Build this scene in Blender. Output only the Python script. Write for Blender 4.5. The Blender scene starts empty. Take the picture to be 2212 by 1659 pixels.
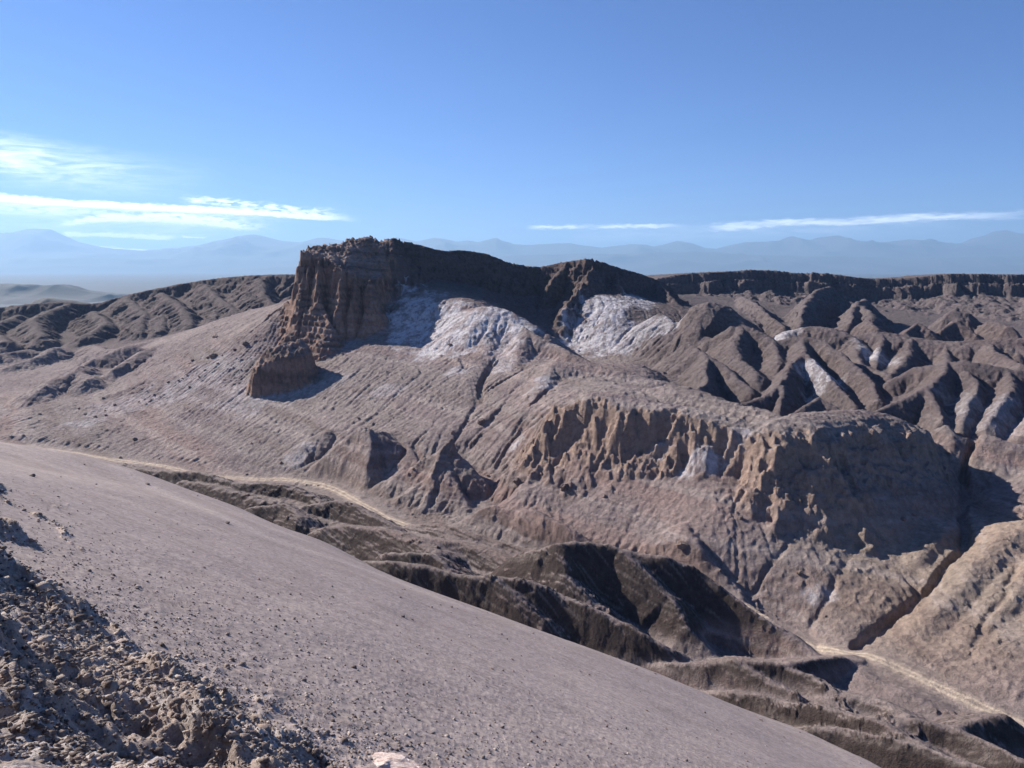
import bpy, math, time
import numpy as np
T0 = time.time()
C = bpy.context
sc = C.scene
COL = sc.collection
rad = math.radians

# ------------------------------------------------------------ camera, sky, sun, exposure
F = 1663.0; CX = 1106.0; CY = 829.5            # measuring units: a picture 2212 wide
PITCH = rad(8.70)
SUN_AZ = rad(-57)                              # from straight ahead, to the left
SUN_EL = rad(30)
cam = bpy.data.cameras.new('camera')
cam.sensor_width = 36.0; cam.lens = 36.0 * F / 2212.0
cam.clip_start = 0.1; cam.clip_end = 400000
camo = bpy.data.objects.new('camera', cam); COL.objects.link(camo)
camo.location = (0, 0, 0); camo.rotation_euler = (rad(90) - PITCH, 0, 0)
sc.camera = camo
sc.view_settings.view_transform = 'Standard'; sc.view_settings.look = 'None'
sc.view_settings.exposure = 1.03; sc.view_settings.gamma = 1.0
sc.view_settings.use_curve_mapping = False

sun = bpy.data.lights.new('sun', 'SUN'); sun.energy = 5.0; sun.angle = rad(0.5)
sun.color = (1.0, 0.93, 0.85)
suno = bpy.data.objects.new('sun', sun); COL.objects.link(suno)
sd = np.array([math.sin(SUN_AZ) * math.cos(SUN_EL), math.cos(SUN_AZ) * math.cos(SUN_EL), math.sin(SUN_EL)])
from mathutils import Vector
suno.rotation_euler = Vector(sd).to_track_quat('Z', 'Y').to_euler()
suno.location = (0, 0, 300)

class NT:
    """small node-tree helper"""
    def __init__(s, nt): s.nt = nt; s.n = nt.nodes; s.l = nt.links
    def add(s, t, **kw):
        n = s.n.new(t)
        for k, v in kw.items():
            if k.startswith('i_'):
                key = k[2:]; n.inputs[int(key) if key.isdigit() else key].default_value = v
            else: setattr(n, k, v)
        return n
    def link(s, a, b): s.l.new(a, b)
    def math(s, op, a, b=None, c=None, clamp=False):
        n = s.n.new('ShaderNodeMath'); n.operation = op; n.use_clamp = clamp
        for i, v in enumerate((a, b, c)):
            if v is None: continue
            if isinstance(v, (int, float)): n.inputs[i].default_value = v
            else: s.l.new(v, n.inputs[i])
        return n.outputs[0]
    def sstep(s, v, a, b):
        n = s.n.new('ShaderNodeMapRange'); n.interpolation_type = 'SMOOTHSTEP'
        s.l.new(v, n.inputs[0]); n.inputs[1].default_value = a; n.inputs[2].default_value = b
        return n.outputs[0]
    def mix(s, f, a, b, blend='MIX'):
        n = s.n.new('ShaderNodeMix'); n.data_type = 'RGBA'; n.blend_type = blend
        for sock, v in ((n.inputs[0], f), (n.inputs[6], a), (n.inputs[7], b)):
            if isinstance(v, (int, float)): sock.default_value = v
            elif isinstance(v, tuple): sock.default_value = v if len(v) == 4 else (*v, 1)
            else: s.l.new(v, sock)
        return n.outputs[2]
    def noise(s, vec, scale, detail=4, rough=0.55, dist=0.0):
        n = s.n.new('ShaderNodeTexNoise'); n.inputs['Scale'].default_value = scale
        n.inputs['Detail'].default_value = detail; n.inputs['Roughness'].default_value = rough
        n.inputs['Distortion'].default_value = dist
        s.l.new(vec, n.inputs['Vector']); return n.outputs['Fac']
    def mapping(s, vec, scale=(1, 1, 1), rot=(0, 0, 0), loc=(0, 0, 0)):
        n = s.n.new('ShaderNodeMapping'); n.inputs['Scale'].default_value = scale
        n.inputs['Rotation'].default_value = rot; n.inputs['Location'].default_value = loc
        s.l.new(vec, n.inputs['Vector']); return n.outputs[0]

w = bpy.data.worlds.new('World'); sc.world = w; w.use_nodes = True
W = NT(w.node_tree); W.n.clear()
sky = W.add('ShaderNodeTexSky', sky_type='NISHITA', sun_disc=False, sun_elevation=SUN_EL,
            sun_rotation=SUN_AZ, altitude=2500, air_density=1.0, dust_density=0.6, ozone_density=2.0)
bg = W.add('ShaderNodeBackground'); bg.inputs[1].default_value = 0.05
out = W.add('ShaderNodeOutputWorld')
# clouds: thin streaks placed by azimuth / elevation on the sky
tc = W.add('ShaderNodeTexCoord')
sep = W.add('ShaderNodeSeparateXYZ'); W.link(tc.outputs['Generated'], sep.inputs[0])
X, Y, Z = sep.outputs
az = W.math('MULTIPLY', W.math('ARCTAN2', X, Y), 57.29578)            # degrees, right positive
hyp = W.math('SQRT', W.math('ADD', W.math('MULTIPLY', X, X), W.math('MULTIPLY', Y, Y)))
el = W.math('MULTIPLY', W.math('ARCTAN2', Z, hyp), 57.29578)
comb = W.add('ShaderNodeCombineXYZ'); W.link(az, comb.inputs[0]); W.link(el, comb.inputs[1])
AE = comb.outputs[0]
def vdeg(vx, vy):
    x = (vx - CX) / F; z = -(vy - CY) / F
    d = np.array([x, math.cos(PITCH) + z * math.sin(PITCH), -math.sin(PITCH) + z * math.cos(PITCH)])
    return math.degrees(math.atan2(d[0], d[1])), math.degrees(math.atan2(d[2], math.hypot(d[0], d[1])))
wob = W.noise(W.mapping(AE, (0.12, 0.5, 1)), 1.0, 3)
wisp = W.noise(W.mapping(AE, (0.22, 1.6, 1), (0, 0, rad(4))), 1.6, 8, 0.62, 0.8)
fine = W.noise(W.mapping(AE, (0.9, 3.4, 1), (0, 0, rad(18))), 1.4, 7, 0.65, 0.4)
def streak(p0, p1, thick, strength, soft=1.0, lo=0.35, hi=0.75, curve=0.0, nz=wisp):
    a0, e0 = vdeg(*p0); a1, e1 = vdeg(*p1)
    t = W.math('DIVIDE', W.math('SUBTRACT', az, a0), a1 - a0)
    line = W.math('ADD', W.math('MULTIPLY', t, e1 - e0), e0)
    if curve:
        line = W.math('ADD', line, W.math('MULTIPLY', W.math('MULTIPLY', t, W.math('SUBTRACT', 1.0, t)), curve))
    dv = W.math('SUBTRACT', W.math('SUBTRACT', el, line), W.math('ADD', W.math('MULTIPLY', W.math('SUBTRACT', wob, 0.5), 0.6), W.math('MULTIPLY', W.math('SUBTRACT', fine, 0.5), 0.55)))
    prof = W.math('SUBTRACT', 1.0, W.sstep(W.math('ABSOLUTE', W.math('DIVIDE', dv, thick)), 0.15, 1.0))
    ends = W.math('MULTIPLY', W.sstep(t, 0.0, 0.12 * soft), W.math('SUBTRACT', 1.0, W.sstep(t, 1.0 - 0.3 * soft, 1.0)))
    m = W.math('MULTIPLY', W.math('MULTIPLY', prof, ends), W.sstep(nz, lo, hi))
    return W.math('MULTIPLY', m, strength)
ss = [streak((-500, 388), (790, 474), 0.30, 1.6, 0.5, 0.15, 0.50),
      streak((380, 430), (760, 462), 0.42, 0.9, 1.0, 0.36, 0.60, 0.0, fine),
      streak((-300, 428), (700, 475), 0.60, 0.55, 1.0, 0.34, 0.62, 0.0, fine),
      streak((120, 486), (560, 498), 0.30, 1.1, 0.8, 0.30, 0.55, 2.6, fine),
      streak((180, 476), (620, 500), 0.40, 0.7, 0.8, 0.36, 0.60, 1.2, fine),
      streak((-300, 450), (640, 500), 1.5, 0.42, 1.0, 0.20, 0.75),
      streak((130, 506), (390, 512), 0.22, 1.2, 0.6, 0.15, 0.45),
      streak((390, 510), (450, 512), 0.10, 0.9, 0.8, 0.1, 0.4),
      streak((190, 535), (335, 541), 0.16, 1.2, 0.8, 0.15, 0.45),
      streak((-700, 215), (330, 378), 1.7, 0.55, 1.2, 0.25, 0.80),
      streak((-500, 300), (520, 400), 1.9, 0.30, 1.2, 0.2, 0.8),
      streak((1130, 494), (1500, 486), 0.22, 0.8, 1.0, 0.25, 0.55, 0.4),
      streak((1490, 497), (2300, 462), 0.34, 0.8, 1.0, 0.25, 0.62, 0.9),
      streak((1200, 508), (2200, 484), 0.8, 0.22, 1.0, 0.2, 0.7)]
tot = ss[0]
for s_ in ss[1:]: tot = W.math('ADD', tot, s_)
tot = W.math('MINIMUM', tot, 1.0)
skyc = W.mix(1.0, sky.outputs[0], (0.46, 0.73, 1.26), 'MULTIPLY')
final = W.mix(tot, skyc, (22.0, 23.0, 25.0))
W.link(final, bg.inputs[0]); W.link(bg.outputs[0], out.inputs[0])

# ------------------------------------------------------------ measuring: a point of the view at forward distance D
cp, sp_ = math.cos(PITCH), math.sin(PITCH)
def P(vx, vy, D):
    x = (vx - CX) / F; z = -(vy - CY) / F
    dy = cp + z * sp_; dz = -sp_ + z * cp
    return np.array([x / dy * D, D, dz / dy * D])
def Pz(vx, vy, zz):
    x = (vx - CX) / F; z = -(vy - CY) / F
    dy = cp + z * sp_; dz = -sp_ + z * cp
    k = zz / dz
    return np.array([x * k, dy * k, zz])

# ------------------------------------------------------------ noise
rng = np.random.default_rng(7)
PERM = rng.permutation(4096).astype(np.int32)
_a = rng.uniform(0, 2 * np.pi, 4096)
GX = np.cos(_a).astype(np.float32); GY = np.sin(_a).astype(np.float32)
def pn(x, y, seed=0):
    xi = np.floor(x); yi = np.floor(y)
    xf = (x - xi).astype(np.float32); yf = (y - yi).astype(np.float32)
    xi = xi.astype(np.int64) + seed * 57; yi = yi.astype(np.int64) + seed * 131
    u = xf * xf * xf * (xf * (xf * 6 - 15) + 10); v = yf * yf * yf * (yf * (yf * 6 - 15) + 10)
    def g(ax, ay, fx, fy):
        h = PERM[(PERM[ax & 4095] + ay) & 4095]
        return GX[h] * fx + GY[h] * fy
    a = g(xi, yi, xf, yf); b = g(xi + 1, yi, xf - 1, yf)
    c = g(xi, yi + 1, xf, yf - 1); d = g(xi + 1, yi + 1, xf - 1, yf - 1)
    return (a + u * (b - a)) * (1 - v) + (c + u * (d - c)) * v * 1.0
def fbm(x, y, o=5, gain=0.5, seed=0, lac=2.03):
    s = 0; a = 1.0; f = 1.0
    for i in range(o):
        s = s + a * pn(x * f, y * f, seed + i * 7); a *= gain; f *= lac
    return s
def ridged(x, y, o=5, gain=0.5, seed=0):
    s = 0; a = 1.0; f = 1.0; w_ = 1.0
    for i in range(o):
        n = 1 - np.abs(pn(x * f, y * f, seed + i * 7)) * 1.9
        n = n * n * w_; s = s + a * n; w_ = np.clip(n * 1.6, 0, 1); a *= gain; f *= 2.03
    return s
def sst(x, a, b):
    t = np.clip((x - a) / (b - a), 0, 1); return t * t * (3 - 2 * t)
def smax(a, b, k):
    h = np.clip(0.5 + 0.5 * (a - b) / k, 0, 1)
    return b + (a - b) * h + k * h * (1 - h)

def tps(pts, lam=1.0):
    p = np.array([q[:2] for q in pts]); z = np.array([q[2] for q in pts]); n = len(p)
    d = np.sqrt(((p[:, None] - p[None]) ** 2).sum(-1))
    K = np.where(d > 0, d * d * np.log(np.maximum(d, 1e-9)), 0) + np.eye(n) * lam
    Q = np.c_[np.ones(n), p]
    A = np.zeros((n + 3, n + 3)); A[:n, :n] = K; A[:n, n:] = Q; A[n:, :n] = Q.T
    wv = np.linalg.solve(A, np.r_[z, np.zeros(3)])
    def f(x, y):
        out = wv[n] + wv[n + 1] * x + wv[n + 2] * y
        for i in range(n):
            r2 = (x - p[i, 0]) ** 2 + (y - p[i, 1]) ** 2 + 1e-6
            out = out + wv[i] * 0.5 * r2 * np.log(r2)
        return out
    return f
def tps_grid(f, x, y, step=8):
    """evaluate a smooth function on every step-th row and column of a grid, then bilinear"""
    ny, nx = x.shape
    xs = x[0]; ys = y[:, 0]
    cx = np.linspace(xs[0], xs[-1], nx // step + 2); cy = np.linspace(ys[0], ys[-1], ny // step + 2)
    g = f(*np.meshgrid(cx, cy))
    return bil(g, cx[0], cx[1] - cx[0], cy[0], cy[1] - cy[0], x, y)
def bil(g, x0, dx, y0, dy, x, y):
    u = np.clip((x - x0) / dx, 0, g.shape[1] - 1.001); v = np.clip((y - y0) / dy, 0, g.shape[0] - 1.001)
    i = u.astype(np.int32); j = v.astype(np.int32); u = u - i; v = v - j
    return (g[j, i] * (1 - u) + g[j, i + 1] * u) * (1 - v) + (g[j + 1, i] * (1 - u) + g[j + 1, i + 1] * u) * v

# ------------------------------------------------------------ valley: a smooth base through measured points
TRACK = [Pz(2260, 1590, -80), Pz(2130, 1530, -80), Pz(2050, 1495, -80), Pz(1960, 1452, -80), Pz(1850, 1405, -80), Pz(1715, 1350, -80),
         (40, 185, -80), (0, 208, -80), Pz(875, 1136, -80), Pz(840, 1124, -80), Pz(800, 1102, -80), Pz(765, 1082, -80), Pz(735, 1062, -80), Pz(690, 1047, -80),
         Pz(620, 1036, -80), Pz(535, 1032, -80), Pz(440, 1026, -80), Pz(340, 1006, -80), Pz(225, 990, -80), Pz(100, 972, -80), Pz(-100, 950, -80)]
BASE = [P(0, 900, 395), P(100, 870, 410), P(0, 800, 520), P(0, 745, 600), P(150, 740, 600), P(300, 735, 590), P(-250, 800, 500), P(-300, 900, 400),
        P(620, 950, 315), P(650, 860, 355), P(700, 760, 400), P(680, 700, 430), P(640, 658, 438), P(750, 715, 417), P(500, 850, 370), P(400, 760, 450),
        P(560, 690, 455), P(450, 700, 520), P(200, 850, 430), P(200, 930, 350), P(300, 900, 370), P(620, 655, 470),
        P(900, 850, 330), P(900, 950, 285), P(1000, 900, 300), P(800, 850, 340), P(800, 780, 375), P(1000, 800, 345),
        P(900, 665, 424), P(950, 668, 417), P(1000, 672, 409), P(940, 705, 408), P(1000, 710, 400), P(1040, 720, 388), P(895, 640, 436), P(950, 755, 382), P(860, 610, 450), P(820, 660, 432), P(1050, 840, 320),
        P(1160, 690, 455), P(1180, 720, 430), P(1230, 750, 425), P(1100, 640, 475),
        P(1300, 700, 430), P(1270, 645, 455), P(1320, 782, 395), P(1400, 750, 400), P(1380, 650, 455), P(1240, 770, 390),
        P(1150, 950, 264), P(1300, 1050, 225), P(1200, 1080, 226), P(1400, 1150, 203), P(1500, 1200, 190), P(1600, 1265, 182),
        P(1100, 1060, 240), P(1200, 900, 264), P(1230, 960, 250), P(1180, 980, 253), P(1250, 1050, 236), P(1140, 1000, 257), P(1400, 985, 231), P(1500, 985, 225), P(1600, 985, 221), P(1500, 1100, 204), P(1400, 1060, 218), P(1300, 960, 240),
        P(1600, 1060, 209), P(1690, 1100, 204), P(1800, 1110, 204), P(1900, 1140, 200), P(1850, 1250, 179), P(1750, 1230, 182),
        P(2000, 1230, 182), P(2080, 1190, 188), P(2085, 1100, 215), P(2095, 1020, 240), P(2000, 1100, 208),
        P(2212, 1350, 152), P(2100, 1400, 148), P(2000, 1400, 152), P(2212, 1470, 136), P(2150, 1150, 195), P(2200, 1050, 216), P(2212, 960, 236), P(2150, 970, 247),
        P(2400, 1300, 160), P(2400, 1100, 200), P(2400, 950, 240), P(2500, 750, 350),
        P(2212, 790, 320), P(2100, 965, 252), P(1950, 890, 262), P(1880, 875, 268), P(1750, 900, 262), P(1600, 880, 272), P(1900, 800, 320), P(1800, 760, 370),
        P(1900, 735, 415), P(2212, 740, 410), P(2050, 738, 415), P(1700, 735, 400), P(1600, 760, 375), P(1650, 850, 310), P(1480, 860, 290), P(1400, 800, 330), P(1500, 720, 400),
        P(1600, 680, 470), P(1500, 660, 500), P(1450, 860, 262),
        (0, 620, -28), (-150, 620, -30), (100, 600, -20), (300, 620, -32), (-400, 760, -50), (0, 800, -40), (400, 800, -30), (-200, 780, -40),
        Pz(1400, 1400, -89), Pz(1500, 1410, -90), Pz(1600, 1402, -90), Pz(1690, 1405, -87), Pz(1500, 1475, -85), Pz(1600, 1485, -86), Pz(1730, 1512, -85), Pz(1900, 1500, -81.5), Pz(2000, 1545, -81.5), Pz(2100, 1640, -82), Pz(1850, 1600, -82.5),
        Pz(2212, 1659, -82), (110, 90, -82), (60, 90, -83), (20, 120, -88), (0, 140, -88), (-40, 165, -80), (-80, 190, -79), (-130, 220, -78), (-200, 260, -80),
        Pz(1180, 1370, -88), Pz(1050, 1310, -86), Pz(930, 1260, -83), Pz(1000, 1200, -81), Pz(1100, 1180, -80), Pz(850, 1195, -79), Pz(700, 1140, -79),
        Pz(950, 1110, -80), Pz(1090, 1105, -79)] + [tuple(q) for q in TRACK[::2]]

# ridges: points (vx, vy, D), slope on the right of travel, slope on the left of travel, crest radius, rill amp, rill wavelength
R = []
def ridge(pts, a, b, r=1.0, amp=0.0, lam=6.0, name=None):
    R.append((np.array([P(*q) for q in pts]), a, b, r, amp, lam, name))
# main ridge behind
ridge([(850, 514, 462), (900, 528, 470), (950, 540, 478), (1010, 541, 486), (1050, 548, 490), (1100, 566, 494), (1160, 576, 500), (1200, 570, 498), (1240, 562, 490),
       (1285, 560, 485), (1320, 573, 485), (1350, 582, 488), (1400, 597, 492), (1440, 616, 495), (1475, 645, 500)], 1.25, 0.5, 1.0, 2.6, 11)
ridge([(1285, 562, 484), (1265, 600, 470), (1240, 640, 455), (1215, 668, 446)], 1.1, 1.0, 0.8, 1.6, 6)
ridge([(1225, 566, 492), (1195, 605, 480), (1178, 650, 468), (1165, 690, 460)], 1.0, 1.2, 0.8, 1.6, 6)
ridge([(1330, 578, 485), (1335, 620, 468), (1352, 660, 452)], 1.0, 1.0, 0.8, 1.2, 6)
ridge([(1420, 606, 494), (1450, 640, 470), (1470, 665, 450)], 0.8, 0.9, 1.5, 1.0, 6)
ridge([(1130, 572, 497), (1110, 600, 486), (1085, 630, 476)], 1.2, 1.2, 0.8, 1.0, 6)
ridge([(1010, 545, 486), (985, 575, 474), (960, 600, 466)], 1.2, 1.2, 0.8, 1.0, 6)
# salt spur between the bowls
ridge([(860, 585, 455), (905, 615, 447), (960, 645, 432), (1010, 668, 418)], 0.5, 1.0, 0.8, 0.5, 5)
ridge([(990, 672, 414), (1030, 664, 406), (1062, 661, 400), (1100, 672, 394), (1140, 694, 386), (1182, 722, 378)], 0.5, 0.8, 3.0, 0.4, 9)
ridge([(1100, 690, 388), (1140, 715, 372), (1195, 742, 358), (1240, 765, 345), (1280, 783, 336)], 0.62, 0.75, 1.5, 1.0, 6)
ridge([(1062, 664, 399), (1060, 710, 380), (1052, 750, 366)], 0.5, 0.5, 2.5, 0.6, 5)
ridge([(1135, 716, 371), (1125, 760, 352), (1105, 800, 338)], 0.6, 0.55, 2.5, 1.0, 6)
ridge([(985, 775, 358), (1000, 800, 345), (1010, 830, 332), (1030, 850, 322)], 0.6, 0.8, 1.5, 1.2, 5)
ridge([(890, 790, 360), (905, 800, 354), (918, 815, 348)], 0.9, 1.5, 0.5, 0.5, 4)
ridge([(1140, 800, 332), (1115, 825, 318), (1095, 860, 304), (1060, 895, 293)], 0.6, 1.0, 1.0, 1.2, 5)
ridge([(1150, 860, 300), (1130, 880, 292)], 0.8, 1.2, 1.0, 0.6, 4)
# smooth domes in the middle
ridge([(1160, 790, 325), (1190, 780, 322), (1236, 784, 320), (1288, 787, 316), (1343, 796, 308), (1384, 816, 300), (1430, 822, 296), (1480, 838, 288)], 0.55, 0.7, 4.0, 0.8, 9)
ridge([(1261, 838, 280), (1329, 829, 277), (1384, 838, 272), (1452, 832, 268), (1493, 838, 262), (1534, 851, 255), (1588, 873, 246), (1643, 882, 240), (1684, 900, 232)], 0.5, 0.95, 3.5, 0.5, 9)
ridge([(1190, 790, 318), (1175, 830, 300), (1165, 870, 286)], 0.5, 0.5, 3.0, 0.8, 6)
# sandstone shelf with cliffs
ridge([(1225, 866, 254), (1261, 848, 252), (1316, 848, 247), (1398, 866, 240), (1452, 874, 236), (1507, 882, 232), (1575, 903, 227), (1616, 912, 224), (1684, 902, 222)], 1.3, 0.5, 2.5, 1.17, 12, 'stone')
ridge([(1470, 878, 234), (1475, 905, 231), (1480, 930, 229)], 1.4, 1.2, 2.5, 0.36, 5, 'stone')
ridge([(1530, 890, 230), (1520, 920, 227)], 1.4, 1.2, 3.0, 0.36, 5, 'stone')
# sandstone hill
ridge([(1684, 906, 222), (1692, 903, 222), (1700, 900, 222), (1720, 896, 224), (1745, 893, 226), (1770, 890, 228), (1800, 888, 230), (1850, 885, 234), (1895, 892, 236)], 1.0, 0.75, 5.0, 1.44, 14, 'stone')
ridge([(1860, 886, 234), (1890, 891, 237), (1950, 918, 239), (2010, 952, 240), (2062, 985, 239), (2088, 1012, 236)], 0.66, 0.75, 3.0, 1.6, 8)
ridge([(1690, 906, 221), (1672, 940, 219), (1668, 985, 214), (1680, 1040, 208)], 0.8, 2.0, 0.7, 0.41, 5, 'stone')
ridge([(1850, 889, 231), (1830, 930, 224), (1815, 985, 215)], 0.9, 0.8, 2.5, 0.6, 5, 'stone')
ridge([(1745, 895, 226), (1742, 940, 220), (1750, 1000, 213)], 0.9, 0.8, 2.5, 0.6, 5, 'stone')
ridge([(1930, 908, 238), (1935, 960, 228), (1945, 1020, 217)], 0.9, 0.8, 2.5, 0.6, 5, 'stone')
ridge([(2050, 985, 238), (2062, 1050, 224), (2060, 1100, 210), (2040, 1150, 194), (1990, 1200, 185)], 0.45, 0.9, 2.0, 1.0, 5)
# pyramids and smooth hills on the right
ridge([(1470, 695, 410), (1490, 668, 408), (1515, 655, 404), (1560, 658, 400), (1590, 680, 394), (1610, 705, 386)], 0.67, 0.72, 5.0, 0.8, 9)
ridge([(1534, 730, 372), (1561, 711, 370), (1594, 702, 368), (1629, 710, 364), (1670, 734, 352), (1681, 768, 335), (1695, 800, 318)], 0.84, 0.96, 2.0, 1.2, 7)
ridge([(1600, 705, 366), (1590, 745, 348), (1610, 785, 330), (1640, 810, 316)], 0.67, 0.84, 2.0, 0.8, 5)
ridge([(1425, 676, 420), (1452, 697, 406), (1493, 718, 390), (1531, 729, 378), (1580, 745, 362), (1620, 770, 345)], 0.56, 0.72, 1.5, 0.9, 6)
ridge([(1488, 741, 358), (1528, 766, 340), (1523, 796, 322), (1528, 818, 310), (1507, 842, 298)], 0.67, 1.08, 0.8, 1.0, 5)
ridge([(1528, 766, 340), (1580, 800, 322), (1620, 840, 304)], 0.90, 0.96, 1.2, 1.0, 5)
ridge([(1674, 737, 352), (1726, 727, 350), (1761, 729, 346), (1799, 753, 332), (1840, 780, 318), (1881, 822, 300), (1900, 864, 284)], 0.95, 1.08, 1.4, 1.5, 6)
ridge([(1737, 731, 348), (1734, 762, 330), (1704, 795, 316), (1685, 828, 302), (1640, 862, 288), (1600, 872, 284)], 0.67, 1.08, 1.0, 1.2, 5)
ridge([(1734, 762, 330), (1768, 785, 318), (1800, 820, 304), (1850, 875, 284)], 0.90, 0.96, 1.0, 1.2, 5)
ridge([(1700, 905, 262), (1735, 880, 268), (1772, 858, 276), (1816, 885, 268)], 0.78, 0.96, 1.0, 1.0, 5)
ridge([(1690, 830, 300), (1690, 870, 286), (1680, 900, 276)], 0.78, 0.96, 1.0, 1.0, 5)
ridge([(1700, 715, 385), (1761, 704, 382), (1794, 708, 378), (1843, 724, 368), (1850, 760, 350)], 0.67, 0.96, 3.5, 1.0, 7)
ridge([(1857, 724, 372), (1898, 715, 370), (1963, 727, 362), (2045, 738, 352), (2127, 734, 345), (2212, 730, 340), (2400, 715, 335)], 0.50, 0.60, 4.0, 1.0, 10)
ridge([(1860, 724, 371), (1850, 755, 352), (1868, 790, 332), (1917, 805, 318)], 0.67, 1.08, 1.6, 0.9, 5)
ridge([(1898, 716, 369), (1902, 755, 350), (1892, 790, 334)], 0.90, 1.08, 2.0, 0.9, 5)
ridge([(1963, 728, 361), (1963, 755, 346), (1945, 785, 330), (1925, 812, 314)], 0.78, 0.96, 1.6, 0.9, 5)
ridge([(2042, 739, 352), (2050, 765, 338), (2042, 790, 324)], 0.78, 1.08, 1.2, 1.0, 5)
ridge([(2130, 736, 344), (2150, 755, 330), (2180, 775, 316), (2220, 790, 300)], 0.67, 1.08, 1.2, 1.0, 5)
ridge([(1930, 818, 300), (1966, 796, 300), (2004, 797, 296), (2034, 783, 294), (2059, 779, 292), (2127, 786, 286), (2181, 797, 282), (2300, 800, 276)], 0.81, 0.84, 1.8, 2.6, 8)
ridge([(2050, 781, 292), (2040, 808, 282), (2001, 836, 274), (1963, 858, 268), (1890, 888, 262)], 0.62, 1.08, 0.8, 1.2, 4.5)
ridge([(2001, 836, 274), (2020, 870, 262), (2035, 905, 252)], 0.78, 1.08, 0.8, 1.2, 4)
ridge([(2090, 800, 284), (2110, 822, 276), (2094, 870, 260), (2078, 925, 246)], 0.78, 1.08, 0.8, 1.2, 4)
ridge([(2181, 800, 281), (2190, 822, 272), (2155, 880, 254), (2120, 930, 243)], 0.67, 0.96, 0.8, 1.2, 4)
ridge([(2260, 805, 276), (2260, 850, 260), (2212, 930, 240)], 0.67, 0.96, 0.8, 1.2, 4)
ridge([(2005, 934, 248), (2042, 917, 246), (2064, 938, 241)], 0.67, 0.96, 1.2, 0.5, 4)
ridge([(2078, 940, 241), (2110, 930, 240), (2170, 952, 234), (2230, 965, 230)], 0.67, 0.96, 1.2, 0.5, 4)
# foothills of the plateau
for q in [[(1640, 668, 455), (1665, 680, 440), (1690, 705, 420)], [(1742, 668, 470), (1760, 630, 520), (1790, 618, 560)], [(1725, 705, 425), (1735, 668, 450), (1752, 640, 490)],
          [(1830, 700, 430), (1845, 665, 460), (1870, 645, 500)], [(1880, 672, 445), (1860, 660, 470)], [(1870, 690, 425), (1900, 705, 410)],
          [(1960, 718, 400), (1985, 696, 410), (2010, 712, 402)], [(2035, 712, 405), (2062, 692, 412), (2110, 722, 400)], [(2050, 672, 440), (2090, 675, 435)],
          [(1600, 640, 560), (1625, 650, 500), (1650, 668, 465)], [(2140, 690, 420), (2180, 705, 405)]]:
    ridge(q, 0.85, 0.95, 1.2, 1.4, 6)
# plateau rim, long left ridge
ridge([(1380, 612, 650), (1430, 601, 650), (1480, 592, 650), (1560, 588, 650), (1660, 584, 650), (1720, 590, 645), (1800, 592, 640), (1860, 600, 635), (1930, 602, 630),
       (1990, 598, 625), (2040, 592, 620), (2100, 592, 615), (2212, 593, 610), (2500, 590, 600)], 0.32, 0.02, 3.0, 3.0, 14, 'rim')
ridge([(-200, 662, 700), (0, 664, 700), (60, 657, 700), (130, 652, 705), (210, 655, 710), (260, 641, 720), (330, 625, 725), (420, 608, 730), (500, 598, 725), (560, 594, 715), (640, 593, 700), (720, 600, 690)], 0.62, 0.3, 3.0, 6.0, 22)
for q in [[(560, 600, 705), (572, 640, 650), (596, 668, 615), (600, 680, 600)], [(440, 612, 725), (470, 640, 680), (505, 668, 640), (520, 690, 610)], [(350, 632, 705), (400, 672, 640), (412, 700, 605)],
          [(270, 640, 715), (310, 680, 650), (300, 715, 600)], [(200, 672, 680), (225, 700, 630), (190, 722, 598)], [(150, 655, 705), (80, 684, 650), (90, 725, 590)],
          [(40, 680, 660), (-10, 700, 630), (10, 735, 575)], [(632, 640, 650), (585, 665, 625)], [(470, 668, 650), (455, 700, 608)], [(350, 680, 645), (345, 712, 600)]]:
    ridge(q, 0.5, 0.55, 5.0, 3.5, 9)
# foothills on the left valley side
for q in [[(300, 760, 500), (330, 745, 520), (420, 730, 540)], [(200, 745, 560), (260, 752, 520), (330, 735, 540)], [(150, 800, 470), (215, 770, 480), (280, 745, 500)],
          [(210, 820, 445), (290, 770, 470), (360, 740, 505)], [(240, 850, 410), (300, 830, 415), (350, 805, 430)], [(270, 862, 400), (340, 832, 405), (380, 820, 415)],
          [(20, 790, 520), (80, 770, 530), (120, 750, 545)], [(-40, 770, 540), (60, 755, 560)], [(130, 815, 440), (180, 790, 460)], [(100, 830, 430), (150, 800, 455), (200, 815, 440)],
          [(480, 720, 470), (540, 700, 462), (600, 676, 455)]]:
    ridge(q, 0.35, 0.45, 2.5, 1.6, 6)
# slope ribs under the butte
for q in [[(440, 968, 330), (480, 960, 322), (520, 990, 305)], [(590, 1000, 298), (640, 965, 303), (700, 930, 312)]]:
    ridge(q, 0.3, 0.4, 1.5, 1.0, 4)
# hills beside the track
ridge([(640, 1035, 284), (700, 985, 287), (750, 945, 289), (790, 919, 290), (830, 940, 286), (900, 985, 280)], 0.62, 0.35, 0.8, 1.6, 5)
ridge([(800, 925, 288), (800, 970, 277), (790, 1020, 268), (780, 1062, 262)], 0.6, 0.85, 0.8, 0.8, 4)
ridge([(760, 1078, 262), (820, 1040, 262), (880, 1012, 262), (935, 988, 262), (958, 962, 261), (975, 957, 261), (990, 985, 258), (1020, 1010, 254), (1060, 1050, 249), (1085, 1090, 245)], 0.7, 1.3, 0.5, 1.2, 4)
ridge([(950, 975, 260), (945, 1030, 252), (915, 1090, 243)], 0.55, 0.75, 0.8, 0.8, 4)
ridge([(970, 1000, 256), (990, 1050, 247), (1010, 1085, 241)], 0.5, 0.8, 0.8, 0.8, 4)
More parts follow.
